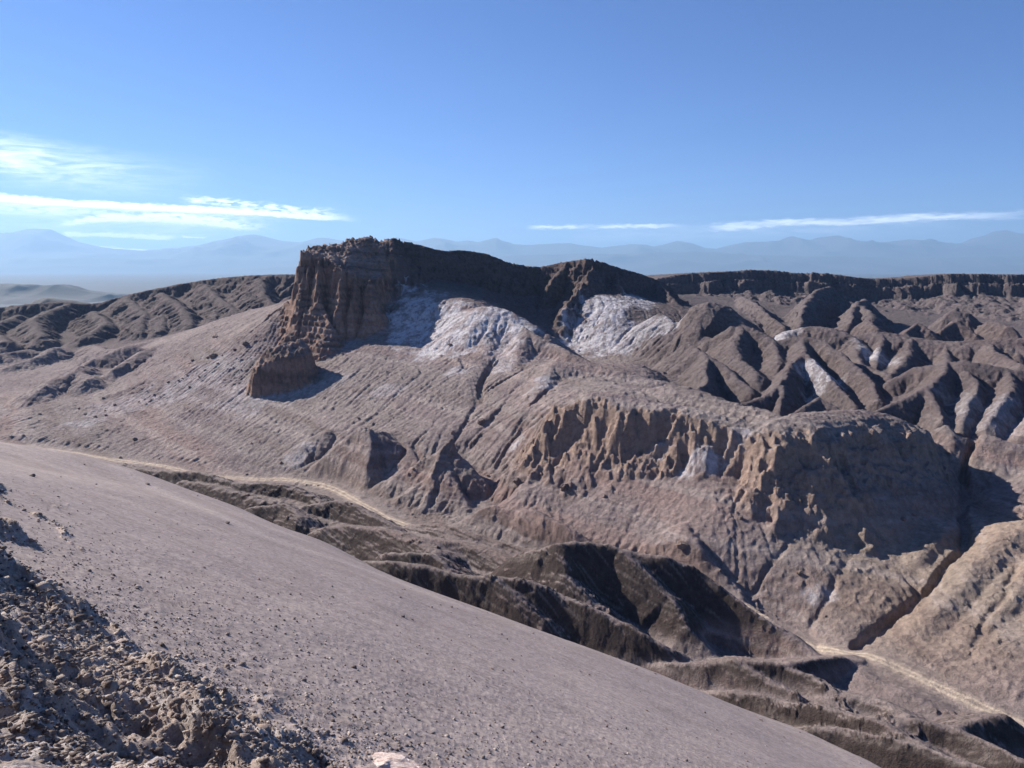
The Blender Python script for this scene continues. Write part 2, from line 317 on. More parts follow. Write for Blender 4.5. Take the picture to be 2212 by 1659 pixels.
# badlands between dune and track
ridge([(1000, 1122, 226), (1040, 1092, 226), (1085, 1108, 224), (1137, 1094, 220), (1183, 1118, 214), (1237, 1144, 206), (1285, 1173, 198)], 1.10, 0.8, 0.8, 1.20, 4, 'bad')
ridge([(900, 1132, 215), (940, 1120, 214), (1000, 1122, 211), (1060, 1130, 208), (1110, 1150, 203), (1160, 1180, 197)], 0.52, 0.5, 3.0, 0.60, 4, 'bad')
ridge([(1120, 1196, 178), (1160, 1190, 174), (1213, 1170, 174), (1290, 1173, 175), (1341, 1187, 174), (1400, 1198, 173), (1460, 1206, 172), (1500, 1226, 171), (1600, 1290, 165), (1690, 1352, 159), (1765, 1412, 152)], 1.15, 0.7, 0.9, 1.60, 5, 'bad')
ridge([(1345, 1190, 173), (1400, 1240, 167), (1450, 1290, 162), (1480, 1350, 156), (1540, 1410, 151)], 0.89, 0.75, 1.0, 1.00, 4, 'bad')
ridge([(1213, 1173, 173), (1215, 1220, 168), (1260, 1280, 162), (1340, 1345, 156)], 0.89, 0.7, 1.5, 1.00, 4, 'bad')
ridge([(1000, 1250, 162), (1063, 1248, 160), (1110, 1238, 160), (1170, 1268, 158), (1237, 1296, 156), (1341, 1343, 151), (1450, 1402, 147)], 1.10, 0.7, 0.8, 1.20, 4, 'bad')
ridge([(790, 1212, 165), (860, 1214, 163), (937, 1226, 162), (980, 1240, 161), (1040, 1242, 160), (1100, 1275, 156), (1170, 1335, 151)], 1.10, 0.6, 0.9, 1.20, 4, 'bad')
ridge([(833, 1196, 174), (887, 1193, 173), (930, 1199, 172), (970, 1230, 168)], 1.10, 0.6, 1.0, 0.80, 4, 'bad')
ridge([(700, 1140, 205), (770, 1136, 204), (837, 1145, 200), (887, 1162, 195), (940, 1190, 188)], 0.89, 0.45, 1.4, 1.00, 4, 'bad')
ridge([(900, 1165, 196), (980, 1170, 196), (1060, 1190, 192), (1130, 1225, 184)], 0.74, 0.4, 2.0, 1.00, 4, 'bad')
ridge([(260, 1000, 268), (306, 1014, 262), (372, 1018, 258), (433, 1020, 255), (480, 1036, 250), (525, 1046, 246), (591, 1041, 245), (657, 1062, 238), (700, 1090, 229)], 1.03, 0.5, 0.9, 1.00, 4, 'bad')
ridge([(390, 1038, 246), (430, 1044, 243), (468, 1050, 240), (499, 1058, 237), (560, 1078, 230), (610, 1084, 228)], 0.89, 0.5, 0.9, 1.00, 4, 'bad')
ridge([(603, 1092, 226), (660, 1092, 225), (700, 1086, 225), (733, 1079, 225), (780, 1100, 219), (850, 1136, 210)], 0.89, 0.55, 0.9, 1.00, 4, 'bad')
ridge([(543, 1096, 220), (608, 1087, 220), (650, 1114, 213)], 0.89, 0.5, 0.8, 0.80, 4, 'bad')
ridge([(870, 1128, 222), (885, 1120, 222), (900, 1132, 219)], 1.17, 0.8, 0.6, 0.30, 3, 'bad')
ridge([(1370, 1440, 145), (1425, 1430, 144), (1498, 1441, 141), (1543, 1427, 141), (1584, 1422, 141), (1661, 1433, 139.5), (1775, 1422, 143), (1852, 1415, 148)], 1.1, 0.5, 0.5, 0.9, 4, 'bad')
ridge([(1584, 1424, 140.5), (1640, 1455, 137), (1720, 1500, 131.5)], 0.9, 0.8, 0.5, 0.6, 3, 'bad')
ridge([(1700, 1440, 139), (1760, 1462, 136), (1800, 1490, 132)], 0.9, 0.8, 0.5, 0.6, 3, 'bad')
ridge([(1852, 1440, 145), (1880, 1470, 139), (1950, 1490, 134), (2010, 1520, 130)], 0.4, 0.3, 1.5, 0.6, 3, 'bad')
ridge([(1510, 1494, 134), (1560, 1491, 131), (1616, 1493, 129.5), (1661, 1508, 127), (1752, 1523, 123), (1843, 1541, 119), (1889, 1552, 116), (1960, 1590, 111), (2050, 1640, 105)], 1.1, 0.6, 0.5, 0.8, 4, 'bad')
ridge([(1790, 1512, 129.5), (1850, 1504, 130), (1910, 1516, 128), (1960, 1545, 123)], 0.7, 0.5, 1.0, 0.5, 3, 'bad')
ridge([(1760, 1572, 115.5), (1800, 1572, 115), (1852, 1580, 113), (1909, 1597, 110), (1958, 1602, 109), (2028, 1625, 106), (2133, 1660, 102)], 1.1, 0.7, 0.5, 0.8, 4, 'bad')
ridge([(1887, 1550, 119), (1993, 1557, 117), (2063, 1573, 115), (2133, 1602, 111), (2212, 1644, 106)], 1.0, 0.7, 0.5, 0.8, 4, 'bad')
ridge([(2060, 1575, 116), (2098, 1560, 118), (2168, 1542, 120), (2212, 1537, 120), (2350, 1540, 118)], 1.0, 0.6, 0.6, 0.8, 4, 'bad')
# right-hand slope ribs
ridge([(2230, 1125, 188), (2180, 1160, 182), (2120, 1200, 176), (2070, 1270, 167), (1990, 1350, 158)], 0.35, 0.45, 1.5, 0.8, 4)
ridge([(2260, 1200, 172), (2200, 1260, 164), (2150, 1330, 156), (2080, 1400, 149)], 0.3, 0.45, 1.5, 0.8, 4)
ridge([(2330, 1230, 165), (2260, 1330, 153), (2200, 1420, 143)], 0.3, 0.45, 1.5, 0.8, 4)
ridge([(1480, 1130, 200), (1500, 1170, 191), (1520, 1210, 185)], 0.5, 0.6, 1.0, 0.8, 4)

# gullies: points, half width, depth
G = []
def gully(pts, hw, dep): G.append((np.array([P(*q) for q in pts]), hw, dep))
gully([(2105, 1005, 244), (2090, 1040, 235), (2078, 1100, 216), (2082, 1150, 201), (2085, 1190, 188), (2045, 1235, 180), (1990, 1280, 172), (1930, 1325, 166), (1885, 1365, 160), (1855, 1396, 156)], 1.6, 2.6)
gully([(1060, 790, 348), (1040, 830, 330), (1035, 870, 312)], 1.6, 2.4)
gully([(1035, 870, 312), (1010, 910, 297), (985, 950, 285)], 0.7, 0.9)
gully([(1450, 860, 300), (1350, 900, 260)], 0.5, 0.3)
gully([(890, 950, 284), (912, 985, 274)], 0.8, 1.2)
gully([(740, 940, 300), (660, 990, 294), (620, 1030, 285)], 0.8, 1.0)
gully([(2200, 1210, 172), (2160, 1290, 161), (2110, 1370, 152), (2060, 1440, 144)], 0.7, 0.8)
gully([(1700, 1180, 192), (1620, 1270, 178)], 0.5, 0.5)
gully([(1850, 1170, 193), (1790, 1290, 174), (1740, 1345, 166)], 0.5, 0.6)

MESA = []
def mesa(pts, steep, jag, name): MESA.append((np.array([P(*q) for q in pts]), steep, jag, name))
mesa([(658, 531, 446), (650, 540, 437), (690, 556, 430), (735, 582, 425), (775, 600, 424), (812, 608, 427), (838, 592, 437), (862, 560, 450), (872, 528, 462), (850, 514, 467), (820, 509, 468), (780, 508, 466), (755, 512, 462), (735, 523, 459), (700, 529, 455)], 6.0, 4.2, 'butte')
mesa([(532, 832, 366), (546, 782, 372), (572, 755, 376), (610, 738, 379), (655, 733, 381), (670, 752, 376), (660, 772, 370), (605, 772, 368), (560, 790, 367)], 2.6, 1.6, 'butte')
mesa([(672, 655, 426), (690, 652, 421), (700, 668, 420), (690, 680, 424)], 3.0, 1.0, 'butte')
mesa([(728, 655, 420), (745, 648, 418), (770, 662, 416), (772, 680, 416), (740, 676, 417)], 3.0, 1.0, 'butte')

ridge([(965, 966, 261), (973, 942, 261.3), (977, 941, 261.3), (984, 970, 260.6)], 2.6, 2.6, 0.2, 0, 3)
ridge([(975, 947, 261.2), (990, 985, 257)], 1.0, 2.5, 0.3, 0.3, 3)
#mesa([(962, 985, 260.8), (969, 962, 261.3), (975, 950, 261.6), (980, 962, 261), (990, 992, 259.6), (976, 1000, 259)], 4.5, 0.2, 'spire')

def seg_dist(px, py, A, B):
    dx, dy = B[0] - A[0], B[1] - A[1]; L = math.hypot(dx, dy) + 1e-9
    ux, uy = dx / L, dy / L
    rx, ry = px - A[0], py - A[1]
    t = np.clip(rx * ux + ry * uy, 0, L)
    qx, qy = rx - t * ux, ry - t * uy
    d = np.sqrt(qx * qx + qy * qy)
    side = (rx * uy - ry * ux)                 # >0: right of travel
    return d, t, side, L

GXMIN, GXMAX, GYMIN, GYMAX, GS = -500.0, 500.0, 60.0, 830.0, 0.6
xs = np.arange(GXMIN, GXMAX, GS); ys = np.arange(GYMIN, GYMAX, GS)
XX, YY = np.meshgrid(xs, ys)
print('base', time.time() - T0)
base = tps_grid(tps(BASE, 4.0), XX, YY, 10)
H = base.copy()
H += fbm(XX / 30, YY / 30, 4, 0.5, 3) * 1.2 * sst(YY, 150, 400)
H -= 8 * sst(XX, 55, 85) * sst(YY, 245, 275) * (1 - sst(YY, 400, 440)) * (1 - sst(XX, 230, 300))
# domain warp shared by all ridges
WXf = fbm(XX / 14, YY / 14, 4, 0.5, 11); WYf = fbm(XX / 14, YY / 14, 4, 0.5, 12)
wamp = 0.6 + 1.6 * sst(YY, 150, 500)
XW = XX + WXf * wamp * 1.3; YW = YY + WYf * wamp * 1.3
STONE = np.zeros_like(H); RIM = np.zeros_like(H)
print('ridges', time.time() - T0)
def window(pts, m):
    i0 = max(int((pts[:, 0].min() - m - GXMIN) / GS), 0); i1 = min(int((pts[:, 0].max() + m - GXMIN) / GS) + 1, XX.shape[1])
    j0 = max(int((pts[:, 1].min() - m - GYMIN) / GS), 0); j1 = min(int((pts[:, 1].max() + m - GYMIN) / GS) + 1, XX.shape[0])
    return slice(j0, j1), slice(i0, i1)
def resample(p, step):
    seg = np.sqrt(((p[1:, :2] - p[:-1, :2]) ** 2).sum(1)); cum = np.r_[0, np.cumsum(seg)]
    n = max(int(cum[-1] / step), len(p))
    t = np.linspace(0, cum[-1], n)
    # Catmull-like smoothing through cubic hermite
    m = np.gradient(p, cum, axis=0)
    k = np.clip(np.searchsorted(cum, t, side='right') - 1, 0, len(p) - 2)
    h = (cum[k + 1] - cum[k])[:, None]; s = ((t - cum[k]))[:, None] / h
    a = (2 * s**3 - 3 * s**2 + 1); b = (s**3 - 2 * s**2 + s); c_ = (-2 * s**3 + 3 * s**2); d = (s**3 - s**2)
    return a * p[k] + b * h * m[k] + c_ * p[k + 1] + d * h * m[k + 1]
def first(*q):
    t_ = P(*q); return [i for i, rr_ in enumerate(R) if np.allclose(rr_[0][0], t_)][0]
WIN = np.full(H.shape, -1, np.int16)
for ri, (pts, sa, sb, r, amp, lam, nm) in enumerate(R):
    zr = pts[:, 2].max() - (-84); m = min(zr / min(sa, sb), 75) + 5
    if nm == 'rim': m = 190
    js, is_ = window(pts, m)
    if js.stop <= js.start or is_.stop <= is_.start: continue
    x = XW[js, is_]; y = YW[js, is_]
    q = resample(pts, 7.0) if len(pts) > 2 else pts
    bd = np.full(x.shape, 1e9); bt = np.zeros(x.shape); bs = np.zeros(x.shape); bz = np.zeros(x.shape)
    acc = 0.0
    for k in range(len(q) - 1):
        d, t, side, L = seg_dist(x, y, q[k], q[k + 1])
        u = d < bd
        bd = np.where(u, d, bd); bt = np.where(u, acc + t, bt); bs = np.where(u, side, bs)
        bz = np.where(u, q[k][2] + (q[k + 1][2] - q[k][2]) * t / L, bz); acc += L
    sn = np.clip(bs / (bd + 1e-6), -1, 1); wgt = 0.5 + 0.5 * sn
    sl = sb + (sa - sb) * wgt
    if nm == 'rim':
        fr = sst(sn, -0.2, 0.6)
        jd = np.maximum(bd + 11 * fbm(bt / 34, bd / 60, 4, 0.55, ri) + 4.0, 0)
        drop = 7 * sst(jd, 1, 5) + 9 * sst(jd, 9, 15) + np.maximum(jd - 12, 0) * 0.17
        h = bz - fr * drop - (1 - fr) * bd * sb + fr * (fbm(x / 9, y / 9, 4, .6, 5) * 2.2 + (ridged(x / 30, y / 45, 3, .5, 6) - 0.8) * 3.0 * sst(jd, 14, 40))
        RIM[js, is_] = np.maximum(RIM[js, is_], fr * (1 - sst(jd, 10, 22)))
    else:
        # rills: run down the fall line, fade in from the crest
        dd = np.sqrt(bd * bd + r * r) - r
        if nm == 'bad': lam = lam * 1.9; amp = amp * 0.6
        if amp:
            if nm == 'bad': bt = bt - 2.6 * bd * sst(sn, -0.2, 0.3)
            wv = bt / lam + 1.3 * pn(bt / lam * 0.33 + ri, 0.5 + 0 * bd, 23) + 0.35 * pn(bt / lam * 0.7 + 5, bd / 9.0, ri) + ri * 3.7
            side_seed = np.where(sn > 0, 0.0, 41.3)
            n1 = np.abs(pn(wv + side_seed, bd / 40.0 + 0.5 + ri, 3)) * 2
            n2 = np.abs(pn(wv * 2.3 + side_seed, bd / 20.0 + ri, 9)) * 2
            rill = (1 - np.clip(n1, 0, 1)) ** 2 * 0.7 + (1 - np.clip(n2, 0, 1)) ** 2 * 0.3
            dd = dd + rill * amp * (0.75 if nm == 'bad' else 0.8) * (1 + 0.9 * pn(bt / 23, bd / 60 + ri, 19)) * sst(bd, 0.3, 9) / np.maximum(sl, 0.3)
        if nm == 'stone':
            fs = sst(sn, -0.3, 0.3)
            c0 = (8.5 if len(pts) > 8 and pts[0, 0] > 60 else 4.0) + (4.0 + 3.0 * (pts[0, 0] > 60)) * fbm(x / 14, y / 14, 3, .5, 33) + 1.5 * (ridged(x / 6, y / 6, 3, .5, 34) - 0.9)
            c0 = np.maximum(c0, 0.5)
            dome = 1.0 if pts[0, 0] > 60 else 0.0
            dc = np.minimum(dd, c0); drop = (0.45 - 0.2 * dome) * dc + dome * 0.030 * dc * dc + (1.6 + 0.6 * (1 - dome)) * np.clip(dd - c0, 0, 6 - dome) + 1.0 * np.maximum(dd - c0 - 6 + dome, 0)
            h = bz - (fs * drop + (1 - fs) * sl * dd)
            h = h + fs * (0.4 + 0.6 * dome) * sst(dd, 3, 9) * (3.6 * fbm(x / 9, y / 9, 4, .55, 35) - 1.6 * np.abs(fbm(x / 4, y / 5, 3, .55, 36)))
        else:
            h = bz - sl * dd - (0 if nm == 'bad' else 0.005) * dd * dd
        if nm == 'stone':
            STONE[js, is_] = np.maximum(STONE[js, is_], (h > H[js, is_]) * sst(sn, -0.1, 0.4) * sst(dd - c0, -3, 1) * (1 - sst(dd - c0, 8, 14)))
    WIN[js, is_] = np.where(h > H[js, is_], ri, WIN[js, is_])
    H[js, is_] = smax(h, H[js, is_], 0.7 if nm == 'stone' else 0.45)
print('mesas', time.time() - T0)
BUTR = [([(738, 575, 425), (734, 610, 419), (730, 655, 414)], 2.2), ([(692, 556, 430), (684, 600, 424), (678, 650, 419)], 2.4), ([(800, 600, 425), (812, 640, 418), (790, 668, 413)], 2.0), ([(664, 545, 437), (656, 590, 431), (650, 640, 426)], 2.6), ([(768, 595, 424), (764, 625, 419), (757, 660, 414)], 2.4), ([(652, 590, 436), (632, 638, 436), (604, 668, 437), (575, 690, 438)], 1.1), ([(690, 640, 420), (700, 672, 414), (712, 694, 408)], 1.1)]
def poly_sd(x, y, p):
    d = np.full(x.shape, 1e9); ins = np.zeros(x.shape, bool); n = len(p)
    zt = np.zeros(x.shape); ws = np.zeros(x.shape)
    for k in range(n):
        A = p[k]; B = p[(k + 1) % n]
        dk, t, side, L = seg_dist(x, y, A, B)
        d = np.minimum(d, dk)
        c_ = ((A[1] > y) != (B[1] > y)) & (x < (B[0] - A[0]) * (y - A[1]) / (B[1] - A[1] + 1e-9) + A[0])
        ins ^= c_
        wk = 1 / (dk * dk + 1.0); zt += wk * (A[2] + (B[2] - A[2]) * t / L); ws += wk
    return np.where(ins, d, -d), zt / ws
BUT = np.zeros_like(H)
for (pts, steep, jag, nm) in MESA:
    js, is_ = window(pts, 25)
    x = XX[js, is_] + WXf[js, is_] * 2; y = YY[js, is_] + WYf[js, is_] * 2
    sdist, zt = poly_sd(x, y, pts)
    # vertical flutes and blocks
    jn = ridged(x / 12, y / 12, 4, 0.55, 21) - 0.9
    sd2 = sdist + jag * (0.7 * fbm(x / 11, y / 11, 3, .5, 31) + 0.6 * jn - 0.35) * 1.3
    hb = H[js, is_]
    top = zt + fbm(x / 8, y / 8, 4, 0.5, 77) * 0.8
    if nm == 'butte' and steep > 5:
        uu = np.maximum(-sd2, 0) + 0.8 * fbm(x / 6, y / 6, 3, .5, 78) * (sd2 < 0)
        h = top - np.interp(uu, [0, 1.4, 3.4, 5.0, 7.0, 9.4, 11.6, 14], [0, 8, 10, 20, 22.5, 36, 39, 60])
    else: h = top + np.minimum(sd2, 0) * steep
    BUT[js, is_] = np.maximum(BUT[js, is_], sst(h - hb, -0.5, 1.0))
    # ledges: beds dip to the right
    H[js, is_] = smax(h, hb, 0.4)
for (pp, sl_) in BUTR:
    pts = np.array([P(*q) for q in pp]); js, is_ = window(pts, 20)
    x = XX[js, is_] + WXf[js, is_] * 1.5; y = YY[js, is_] + WYf[js, is_] * 1.5
    bd = np.full(x.shape, 1e9); bz = np.zeros(x.shape)
    for k in range(len(pts) - 1):
        d, t, side, L = seg_dist(x, y, pts[k], pts[k + 1]); u = d < bd
        bd = np.where(u, d, bd); bz = np.where(u, pts[k][2] + (pts[k + 1][2] - pts[k][2]) * t / L, bz)
    h = bz - sl_ * (np.maximum(bd + 1.2 * fbm(x / 4, y / 4, 3, .5, 79), 0))
    BUT[js, is_] = np.maximum(BUT[js, is_], sst(h - H[js, is_], -0.3, 1.0)); H[js, is_] = smax(h, H[js, is_], 0.4)
for (pts, hw, dep) in G:
    js, is_ = window(pts, 12)
    x = XX[js, is_] + WXf[js, is_] * 1.5; y = YY[js, is_] + WYf[js, is_] * 1.5
    bd = np.full(x.shape, 1e9)
    for k in range(len(pts) - 1):
        bd = np.minimum(bd, seg_dist(x, y, pts[k], pts[k + 1])[0])
    H[js, is_] -= dep * (1 - sst(bd, hw * 0.3, hw)) + 0.5 * dep * np.exp(-(bd / (hw * 2.5)) ** 2)

wl = sst(YY, 425, 450) * (1 - sst(YY, 505, 530)) * (1 - sst(XX, 130, 160)) * sst(XX, -110, -60)
g1_, g2_ = np.gradient(H, GS); H = H - wl * sst(np.hypot(g1_, g2_), 0.5, 1.0) * (np.maximum(ridged(XX / 16, YY / 16, 4, .5, 45) - 0.7, 0) * 3.5)
# track bed: flatten
TR = resample(np.array(TRACK, float), 4.0)
btr = np.full(H.shape, 1e9); ztr = np.zeros(H.shape)
js, is_ = window(TR, 14)
x = XX[js, is_]; y = YY[js, is_]; bd = np.full(x.shape, 1e9)
for k in range(len(TR) - 1): bd = np.minimum(bd, seg_dist(x, y, TR[k], TR[k + 1])[0])
btr[js, is_] = bd
wt = 1 - sst(btr, 3.0, 9.0)
H = H * (1 - wt) + (np.minimum(H, -80.0 + 0.06 * btr)) * wt

# ------------------------------------------------------------ water erosion: many drops run down and cut rills
print('erosion', time.time() - T0)
wedge = (np.abs(XX) < 0.80 * YY + 25) & (YY < 790)
cand = np.flatnonzero(wedge.ravel())
def blur(a):
    b = a.copy()
    b[1:-1] = (a[:-2] + 2 * a[1:-1] + a[2:]) * 0.25
    c_ = b.copy(); c_[:, 1:-1] = (b[:, :-2] + 2 * b[:, 1:-1] + b[:, 2:]) * 0.25
    return c_
ny, nx = H.shape
hh = (H / GS).astype(np.float64)
hh += pn(XX / 1.7, YY / 1.7, 50) * 0.22 + pn(XX / 4.1, YY / 4.1, 51) * 0.35
FLOW = np.zeros(H.size)
KE = (1 - 0.88 * (1 - sst(YY, 205, 228)) * (YY < np.interp(XX, np.sort(TR[:, 0]), TR[np.argsort(TR[:, 0]), 1]))) * (1 - 0.45 * sst(YY, 235, 260)) * (1 - 0.62 * sst(XX, -5, 20) * (1 - sst(YY, 228, 250))) * (1 - 0.6 * (1 - sst(YY, 200, 225)))
KE = KE * (1 - 0.75 * np.exp(-((XX - 62) / 45) ** 2 - ((YY - 432) / 38) ** 2)) * (1 - 0.6 * np.exp(-((XX + 35) / 40) ** 2 - ((YY - 405) / 38) ** 2))
KE = (KE * (1 - 0.5 * sst(XX, 0, 20) * (1 - sst(YY, 240, 262)) * sst(YY, 200, 215))).ravel()
for batch in range(9):
    n = 110000
    s0 = rng.choice(cand, n)
    py = (s0 // nx) + rng.random(n); px = (s0 % nx) + rng.random(n)
    vx = np.zeros(n); vy = np.zeros(n); sed = np.zeros(n); hold = None
    hf = hh.ravel()
    for step in range(50):
        i = px.astype(np.int64); j = py.astype(np.int64); u = px - i; v = py - j
        k = j * nx + i
        h00 = hf[k]; h10 = hf[k + 1]; h01 = hf[k + nx]; h11 = hf[k + nx + 1]
        hc = (h00 * (1 - u) + h10 * u) * (1 - v) + (h01 * (1 - u) + h11 * u) * v
        if hold is not None:
            dh = hc - hold; sp0 = np.clip(-dh, 0.0, 1.5)
            cap = sp0 * 2.2
            er = np.where(dh >= 0, -np.minimum(np.maximum(dh, 0), sed), np.where(sed > cap, -(sed - cap) * 0.12, np.minimum((cap - sed) * 0.06, -dh * 0.5)))
            er = np.clip(er, -0.08, 0.06); sed = sed - 0 + er
            dlt = np.zeros(hf.size)
            for off, wk in zip((0, 1, nx, nx + 1), wts): dlt += np.bincount(kold + off, weights=er * wk, minlength=hf.size)
            hf = hf - np.clip(dlt, -0.12, 0.16) * KE
            FLOW += np.bincount(kold, minlength=hf.size)
        gx = (h10 - h00) * (1 - v) + (h11 - h01) * v; gy = (h01 - h00) * (1 - u) + (h11 - h10) * u
        vx = vx * 0.45 - gx; vy = vy * 0.45 - gy
        sp = np.sqrt(vx * vx + vy * vy) + 1e-6
        hold = hc; kold = k; wts = ((1 - u) * (1 - v), u * (1 - v), (1 - u) * v, u * v)
        px = np.clip(px + vx / sp, 1, nx - 3); py = np.clip(py + vy / sp, 1, ny - 3)
    hh = hf.reshape(ny, nx)
    hh = hh * 0.97 + blur(hh) * 0.03
H = hh * GS
FLOW = FLOW.reshape(ny, nx)
print('eroded', time.time() - T0)

# ------------------------------------------------------------ dune and near rocky slope
def dplane(x, y): return -15 - 0.39 * x - 0.353 * y - 9.0 * np.clip((-x - 47) / 58, 0, 1.6) * np.clip(y / 148, 0, 1.2)
DUNE = [P(-200, 985, 150), P(0, 974, 150), P(80, 974, 151), P(180, 982, 152), P(250, 997, 152), P(330, 1026, 151), P(420, 1060, 149), P(520, 1096, 148), P(603, 1136, 147),
        P(700, 1168, 147), P(790, 1214, 148), P(870, 1255, 148), P(937, 1290, 148), P(1003, 1309, 149), P(1070, 1334, 149), P(1170, 1368, 148), P(1270, 1403, 147), P(1341, 1433, 146),
        P(1420, 1462, 143), P(1500, 1490, 134), P(1600, 1530, 126), P(1700, 1565, 118), P(1800, 1608, 108), P(1900, 1655, 98)]
for y_ in (-10, 15, 40, 65, 90, 115):
    for x_ in (-110, -80, -50, -25, 0, 25, 50, 80):
        if x_ < 60 - 0.0 * y_ and abs(x_) < y_ + 60: DUNE.append((x_, y_, float(dplane(x_, y_))))
fd0 = tps(DUNE, 20.0)
DCX = np.array([-200, -105, 0, 10, 22, 33, 40, 46, 50, 53, 62, 90.0]); DCY = np.array([152, 152, 150, 149, 147, 135, 127, 119, 109, 99, 70, 20.0])
def fd(x, y):
    yc = np.interp(x, DCX, DCY) + 2
    e = (y - yc) / 2.5
    return fd0(x, y) - 0.62 * 2.5 * np.where(e > 20, e, np.log1p(np.exp(np.minimum(e, 20))))
BQ = [(-60, 1040, 72), (0, 1085, 62), (60, 1150, 52), (150, 1260, 44), (280, 1390, 38), (420, 1490, 36), (560, 1580, 35), (700, 1680, 33), (820, 1800, 30)]
BORDER = np.array([P(*q)[:2] for q in BQ])
RUBP = [(P(*q)[0], P(*q)[1], float(fd0(P(*q)[0], P(*q)[1])) + 0.2) for q in BQ] + [(0, 0, -1.7), (-10, -10, 2), (10, 0, -8), (0, 4, -3.6), (-4, 3, -1.5), (20, 10, -26), (15, 25, -33), (0, 45, -38), (-10, 50, -37),
        P(0, 1640, 5), P(0, 1500, 9), P(0, 1400, 15), P(0, 1280, 26), P(0, 1180, 40), P(200, 1600, 8), P(200, 1500, 13), P(200, 1400, 24), P(400, 1620, 13), P(500, 1650, 18), P(350, 1500, 24), P(-300, 1300, 20),
        (-40, 80, -30), (-60, 90, -28), (-30, 75, -32)]
fr0 = tps(RUBP, 2.0)
print('BORDER', BORDER)

class Terr:
    @staticmethod
    def near(x, y):
        z = fd(x, y)
        return z
print('grid done', time.time() - T0)

# ------------------------------------------------------------ terrain mesh: rows of distance, columns of bearing
def rows():
    r = [1.2]; 
    while r[-1] < 860:
        q = r[-1]
        dr = 0.009 * q if q < 10 else 0.0055 * q if q < 85 else 0.38 if q < 262 else 0.62 if q < 402 else 0.4 if q < 465 else 0.75 if q < 530 else 1.3
        if 590 < q < 700: dr = 0.8
        r.append(q + max(dr, 0.012))
    return np.array(r)
rr = rows(); th = np.radians(np.linspace(-46, 46, 1400))
RR, TH = np.meshgrid(rr, th, indexing='ij')
VX = RR * np.sin(TH); VY = RR * np.cos(TH)
print('mesh', RR.shape, time.time() - T0)
# dune evaluated on a coarse grid
dg_x = np.arange(-330, 330, 1.5); dg_y = np.arange(-5, 300, 1.5)
DG = fd(*np.meshgrid(dg_x, dg_y))
rg_x = np.arange(-80, 60, 0.5); rg_y = np.arange(-2, 100, 0.5)
RG = fr0(*np.meshgrid(rg_x, rg_y))
Zd = bil(DG, dg_x[0], 1.5, dg_y[0], 1.5, VX, VY)
Zd = np.where((VY > 296) | (np.abs(VX) > 328), -200, Zd)
near = VY < 45
Zm = bil(H, GXMIN, GS, GYMIN, GS, VX, VY)
Zm = np.where(VY < 62, -95 - 0 * VY, Zm)
FL = bil(FLOW, GXMIN, GS, GYMIN, GS, VX, VY)
ST = bil(STONE, GXMIN, GS, GYMIN, GS, VX, VY); RM = bil(RIM, GXMIN, GS, GYMIN, GS, VX, VY); BT = bil(BUT, GXMIN, GS, GYMIN, GS, VX, VY)
BTR = bil(btr, GXMIN, GS, GYMIN, GS, VX, VY)
# rubble band: signed distance from the border line (left of travel, looking along it from far to near = right-hand rubble)
bd = np.full(VX.shape, 1e9); bs = np.zeros(VX.shape)
for k in range(len(BORDER) - 1):
    d, t, side, L = seg_dist(VX, VY, BORDER[k], BORDER[k + 1]); u = d < bd
    bd = np.where(u, d, bd); bs = np.where(u, side, bs)
RB = np.where(bs > 0, bd, -bd)                  # >0 rubble side
RB = np.where(VY > 40, RB - (VY - 40) * 1.5, RB)
rubw = sst(RB, -3.0, 1.5)
Zr = bil(RG, rg_x[0], 0.5, rg_y[0], 0.5, VX, VY)
Zr = np.where((VY > 98) | (VX < -79) | (VX > 59), -300, Zr)
sA = VX * 0.75 - VY * 0.66; sN = VX * 0.66 + VY * 0.75
lump = fbm(VX / 7, VY / 7, 3, .5, 63) * 0.8 + (ridged(sN / 5.5 + 0.2 * pn(sA / 9, sN / 9, 4), sA / 22, 3, 0.55, 60) - 0.9) * 1.1 + (np.abs(fbm(VX / 2.0, VY / 2.0, 4, 0.55, 61)) - 0.3) * 0.42
crumb = (np.abs(fbm(VX / 0.8, VY / 0.8, 3, .6, 55)) - 0.3) * 0.22 + (ridged(VX / 0.37, VY / 0.37, 3, .6, 56) - 0.9) * 0.06 + fbm(VX / 0.55, VY / 0.55, 4, 0.65, 62) * 0.10 + np.maximum(pn(VX / 0.33, VY / 0.33, 68), 0) * 0.12 + np.maximum(pn(VX / 0.8, VY / 0.8, 69), 0.1) * 0.12
nf = np.clip(RR / 12, 0.12, 1)
Zr = Zr + (lump + crumb) * nf
rubw = np.where(Zr > Zd, 1.0, rubw * 0)
Zd = smax(Zd, Zr, 0.25)
fade = np.exp(-np.maximum(-RB, 0) / 9.0)
fade = np.where(RB < 30, fade, 0)
Zd = Zd + fade * (fbm(VX / 0.8, VY / 0.8, 4, 0.6, 64) * 0.12 + np.maximum(fbm(VX / 2.5, VY / 2.5, 3, .6, 65) - 0.1, 0) * 0.5)
Zd += fbm(VX / 25, VY / 25, 3, 0.5, 66) * 0.4 * sst(RR, 20, 60) + np.maximum(fbm((VX * 0.94 - VY * 0.34) / 3.2, (VX * 0.34 + VY * 0.94) / 0.8, 3, 0.55, 67), 0.0) * 0.07 * sst(fbm(VX / 14, VY / 14, 2, .5, 59), -0.5, 0.3)
pebm = sst(105 - RR, 0, 70) * (1 - rubw)
Zd += pebm * (np.maximum(pn(VX / 0.42, VY / 0.42, 111), 0) * 0.09 + np.maximum(pn(VX / 0.21, VY / 0.21, 112), 0) * 0.05 + fbm(VX / 1.5, VY / 1.5, 3, .6, 113) * 0.06)
